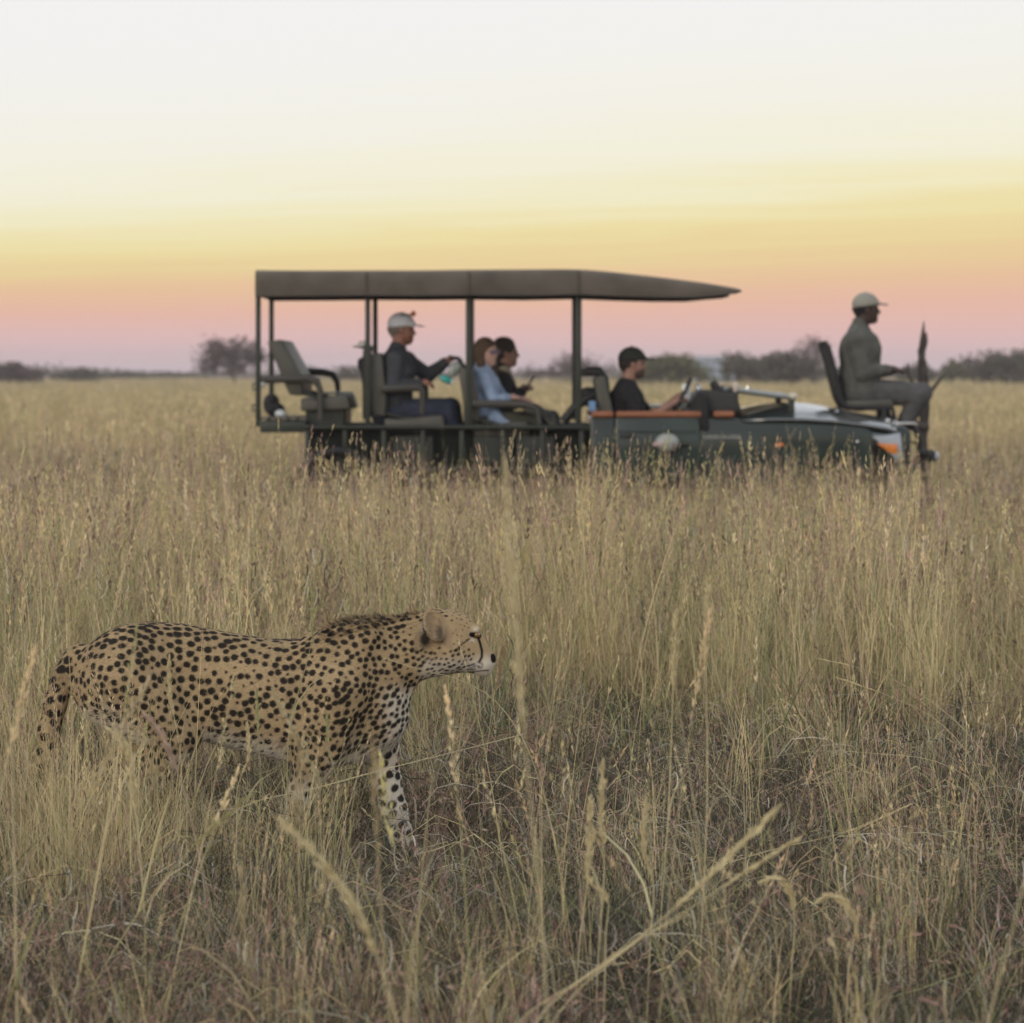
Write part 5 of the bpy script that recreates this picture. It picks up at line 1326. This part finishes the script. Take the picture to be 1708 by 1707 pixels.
# patterned blanket over the women's knees
def blanket():
    o = V(890, 690, .8); g = 26; vs = []; fs = []
    for i in range(g):
        for k in range(g):
            u, v = i / (g - 1), k / (g - 1); x = 858 + 82 * u
            y = 672 + 30 * u ** 1.5 + (16 * max(0, u - .75) * 4) + (10 * max(0, .12 - v) / .12 if True else 0)
            p = V(x, y, .22 + 1.2 * v); p.z += .018 * math.sin(v * 17 + u * 5) + .012 * math.sin(u * 14 + v * 3); vs.append(p)
    for i in range(g - 1):
        for k in range(g - 1): fs.append((i * g + k, (i + 1) * g + k, (i + 1) * g + k + 1, i * g + k + 1))
    m = bpy.data.materials.new('patterned_blanket'); m.use_nodes = True; t = m.node_tree; b = t.nodes['Principled BSDF']; b.inputs['Roughness'].default_value = .95
    tcn = N(t, 'ShaderNodeTexCoord'); v_ = N(t, 'ShaderNodeTexVoronoi'); v_.inputs['Scale'].default_value = 16; t.links.new(tcn.outputs['Object'], v_.inputs['Vector'])
    r_ = N(t, 'ShaderNodeValToRGB'); e = r_.color_ramp.elements; e[0].color = (.03, .03, .028, 1); e[1].color = (.17, .17, .12, 1); e[0].position = .35; e[1].position = .75
    sp_ = N(t, 'ShaderNodeSeparateColor'); t.links.new(v_.outputs['Color'], sp_.inputs[0]); t.links.new(sp_.outputs[0], r_.inputs[0]); t.links.new(r_.outputs[0], b.inputs['Base Color'])
    mb = MB(o); mb.add(vs, fs); ob = mb.build('blanket', m, None); ob.location = o
    md = ob.modifiers.new('t', 'SOLIDIFY'); md.thickness = .02
    tag(ob, 'dark patterned blanket spread over the knees of the two women', 'blanket')
blanket()
# ------------------------------------------------------------------ single grass stalks that stand out in front
def smooth_path(pts, n=22):
    P = np.array(pts, float); t = np.concatenate([[0], np.cumsum(np.linalg.norm(np.diff(P, axis=0), axis=1))]); t /= t[-1]
    m = len(P); g = np.linspace(0, 1, n); out = []
    tan = np.gradient(P, t, axis=0)
    for u in g:
        k = min(max(np.searchsorted(t, u) - 1, 0), m - 2); h = t[k + 1] - t[k]; s = (u - t[k]) / h
        out.append((2*s**3-3*s**2+1)*P[k] + (s**3-2*s**2+s)*h*tan[k] + (-2*s**3+3*s**2)*P[k+1] + (s**3-s**2)*h*tan[k+1])
    return np.array(out)
def stalk(pts, Z, label, col, w=.003, head=None, root=None, leaves=0, group=None, dz=0.):
    """pts: photo pixels from foot to tip at distance Z; head: (length m, spread m, size m); root: photo x of the foot on the ground"""
    yg = HY + CAMH * FPX / Z
    Pp = [px(x, y, Z + dz * i / len(pts)) for i, (x, y) in enumerate(pts)]
    if root is not None: Pp = [px(root, yg + 4, Z)] + Pp
    path = smooth_path(Pp); o0 = np.array([path[0][0], path[0][1], 0.])
    path = path - o0
    r = empty('grass_stalk', tuple(o0), label, 'grass stalk', group)
    mb = MB(); n = len(path)
    mb.tube([tuple(p) for p in path], [w / 2 * (1 - .55 * i / n) for i in range(n)], 5)
    me = mb.build('stem', None, r); c4 = np.ones((len(me.data.vertices), 4), np.float32); c4[:, :3] = col
    c4[:, :3] *= (1 + .12 * np.sin(np.arange(len(c4)) * .13))[:, None]
    a = me.data.color_attributes.new('Col', 'FLOAT_COLOR', 'POINT'); a.data.foreach_set('color', c4.ravel()); me.data.materials.append(STALK)
    if head:
        L, sp_, sz = head; T = Tuft(); acc = 0; i = n - 1
        while i > 0 and acc < L:
            s_ = np.linalg.norm(path[i] - path[i - 1]); k = max(5, int(170 * s_ / L))
            hc = [min(.95, c * 1.06) for c in col]
            T.head(path[i - 1], path[i] + (path[i] - path[i - 1]) * .05, hc, n=k, spread=sp_ * 1.15 * (.45 + .55 * math.sin(math.pi * min(1, (acc + .02) / L))), size=sz * .62); acc += s_; i -= 1
        mesh_obj('seed_head', T.v, T.f, STALK, r, smooth=False, cols=np.array(T.c))
    for k in range(leaves):
        T = Tuft(); p = path[int(n * U(.2, .6))]; a = U(0, 6.28)
        T.blade(tuple(p), U(.12, .28), U(.3, .9), a, w * 1.3, jit(col), droop=U(.1, .6)); mesh_obj('leaf', T.v, T.f, STALK, r, smooth=False, cols=np.array(T.c))
SY = (.64, .55, .33); SG = (.44, .43, .22); SP = (.70, .66, .58); SM = (.52, .39, .30)
stalk([(905, 1560), (880, 1280), (858, 1020), (842, 775)], 5.3, 'thick blurred straw stalk rising from below past the cheetah nose toward the vehicle', SY, .0045, (.34, .010, .014), 925, 1)
stalk([(650, 1660), (590, 1510), (530, 1430), (468, 1368)], 5.8, 'leaning straw stalk in front of the grass below the cheetah belly', SY, .0050, (.24, .012, .016), 705, 1)
stalk([(238, 1480), (226, 1350), (216, 1270), (196, 1225), (180, 1215)], 8.2, 'feathery yellow stalk bending over in front of the cheetah hind leg', SY, .0042, (.17, .015, .016), 245, 2)
stalk([(330, 1420), (300, 1300), (262, 1215), (240, 1190)], 8.0, 'slanting pinkish stalk in front of the cheetah thigh', SM, .0035, (.14, .010, .013), 372)
stalk([(392, 1354), (520, 1317), (640, 1284), (760, 1254), (872, 1225)], 10.4, 'bare pale straw lying straight across the cheetah forelegs', (.66, .57, .36), .0042, None, 330)
stalk([(930, 1420), (905, 1320), (868, 1225), (815, 1160), (760, 1132), (700, 1117), (640, 1098)], 10.5, 'long straw drooping across the cheetah neck and throat', (.60, .52, .31), .0036, None, 945)
stalk([(1690, 1340), (1620, 1230), (1530, 1155), (1440, 1116), (1365, 1099)], 10.9, 'drooping stalk with a bristly head at the edge of the dark hollow', SY, .0032, (.085, .006, .009), 1715)
stalk([(1640, 1300), (1560, 1200), (1480, 1160), (1397, 1131)], 10.7, 'drooping stalk with a bristly head, lower of the two by the dark hollow', SY, .0030, (.08, .006, .009), 1668)
stalk([(1000, 1530), (1130, 1470), (1280, 1420), (1420, 1385), (1521, 1341)], 9.4, 'long low straw with a pale bristly head over the matted dead grass', SY, .0034, (.15, .007, .010), 900)
stalk([(1620, 1300), (1560, 1270), (1470, 1258), (1360, 1253), (1250, 1269)], 10.0, 'thin arched bare straw across the matted dead grass', (.62, .54, .34), .0026, None, 1660)
stalk([(1256, 1690), (1205, 1605), (1168, 1500), (1153, 1430)], 8.8, 'bare bent whitish stick poking out of the dead grass', SP, .0075, None, 1262)
stalk([(1400, 1700), (1540, 1648), (1640, 1612), (1712, 1580)], 7.6, 'straight greenish straw lying low over the grey dead grass', SG, .0034, None, 1330)
stalk([(1652, 1690), (1676, 1600), (1694, 1530), (1712, 1455)], 5.7, 'thick blurred yellow stalk beside the low greenish straw', SY, .0055, None, 1635, 1)
stalk([(905, 1690), (1020, 1600), (1120, 1520), (1215, 1430), (1300, 1345)], 6.5, 'thick yellow stalk leaning far over with a long feathery head', SY, .0050, (.22, .012, .015), 860, 1)
stalk([(925, 1700), (1050, 1580), (1160, 1510), (1250, 1450), (1330, 1400)], 6.8, 'second yellow stalk leaning far over beside the long feathery one', SY, .0042, (.12, .008, .012), 870)
stalk([(870, 1700), (960, 1640), (1060, 1570), (1150, 1525)], 6.6, 'short yellow stalk leaning at the foot of the long feathery one', SY, .0045, None, 830, 1)
GV = 'upright pale stalks standing between the camera and the dark hollow'
for x0, x1, y1, Z, lb in ((1000, 1006, 1270, 7.4, 'upright pale stalk with a plump head rising between two shorter ones'), (968, 985, 1330, 7.8, 'shorter upright pale stalk bent beside the plump headed one'),
                          (1085, 1078, 1330, 7.6, 'lone upright pale stalk right of the plump headed one'), (1170, 1182, 955, 7.9, 'tallest upright pale stalk, reaching halfway up the tall grass stand'),
                          (1100, 1128, 1020, 8.4, 'tall slender upright stalk next to the tallest one'), (1010, 990, 1385, 7.2, 'shortest upright pale stalk at the foot of the plump headed one')):
    stalk([(x0, 1560), ((x0 * 2 + x1) / 3 + 6, 1560 - (1560 - y1) * .4), (x1 - 4, y1 + 90), (x1, y1)], Z, lb, SY, .0042, (.15, .008, .013), x0 - 10, 1, GV)
GC = 'thin upright stalks standing just in front of the cheetah'
for x0, x1, y1, Z, lb in ((480, 520, 985, 9.9, 'tall thin stalk crossing the cheetah body behind the shoulder'), (432, 428, 1150, 10.0, 'thin green stalk crossing the cheetah flank at mid body'),
                          (120, 112, 1010, 9.6, 'tall thin stalk crossing the cheetah tail'), (560, 546, 1190, 9.8, 'short thin stalk crossing the cheetah near foreleg'),
                          (300, 282, 1095, 9.2, 'thin straw stalk crossing the cheetah haunch'), (395, 412, 1205, 9.4, 'short thin straw stalk under the cheetah belly')):
    stalk([(x0, 1380), (x0 + 2, 1380 - (1380 - y1) * .4), (x1 + 2, y1 + 60), (x1, y1)], Z, lb, SY if Z < 9.7 else SG, .0032, (.11, .006, .010), x0 - 4, 1, GC)
for x, y, Z, lb in ((1300, 1470, 7.6, 'yellow stalk with a curled over bushy head under the leaning feathery stalks'), (1395, 1500, 7.4, 'yellow stalk with a curled over bushy head, farther from the leaning feathery stalks')):
    stalk([(x + 20, 1620), (x + 24, 1520), (x + 14, y + 8), (x - 8, y - 8), (x - 28, y + 4)], Z, lb, SY, .0048, (.10, .014, .015), x + 12, 0, 'curled over seed heads in the dead grass')

# ------------------------------------------------------------------ evening haze over the plain
def haze():
    m = bpy.data.materials.new('haze_air'); m.use_nodes = True; t = m.node_tree
    for n in list(t.nodes): t.nodes.remove(n)
    o_ = N(t, 'ShaderNodeOutputMaterial'); v_ = N(t, 'ShaderNodeVolumePrincipled')
    v_.inputs['Color'].default_value = (.95, .87, .86, 1); v_.inputs['Density'].default_value = .0006; v_.inputs['Anisotropy'].default_value = 0.2
    t.links.new(v_.outputs[0], o_.inputs['Volume'])
    mb = MB(); mb.box((0, 480, 2.5), (900, 1000, 7.)); o = mb.build('haze', m, None, smooth=False)
    tag(o, 'thin pinkish evening haze over the whole plain', 'haze', kind='stuff')
haze()
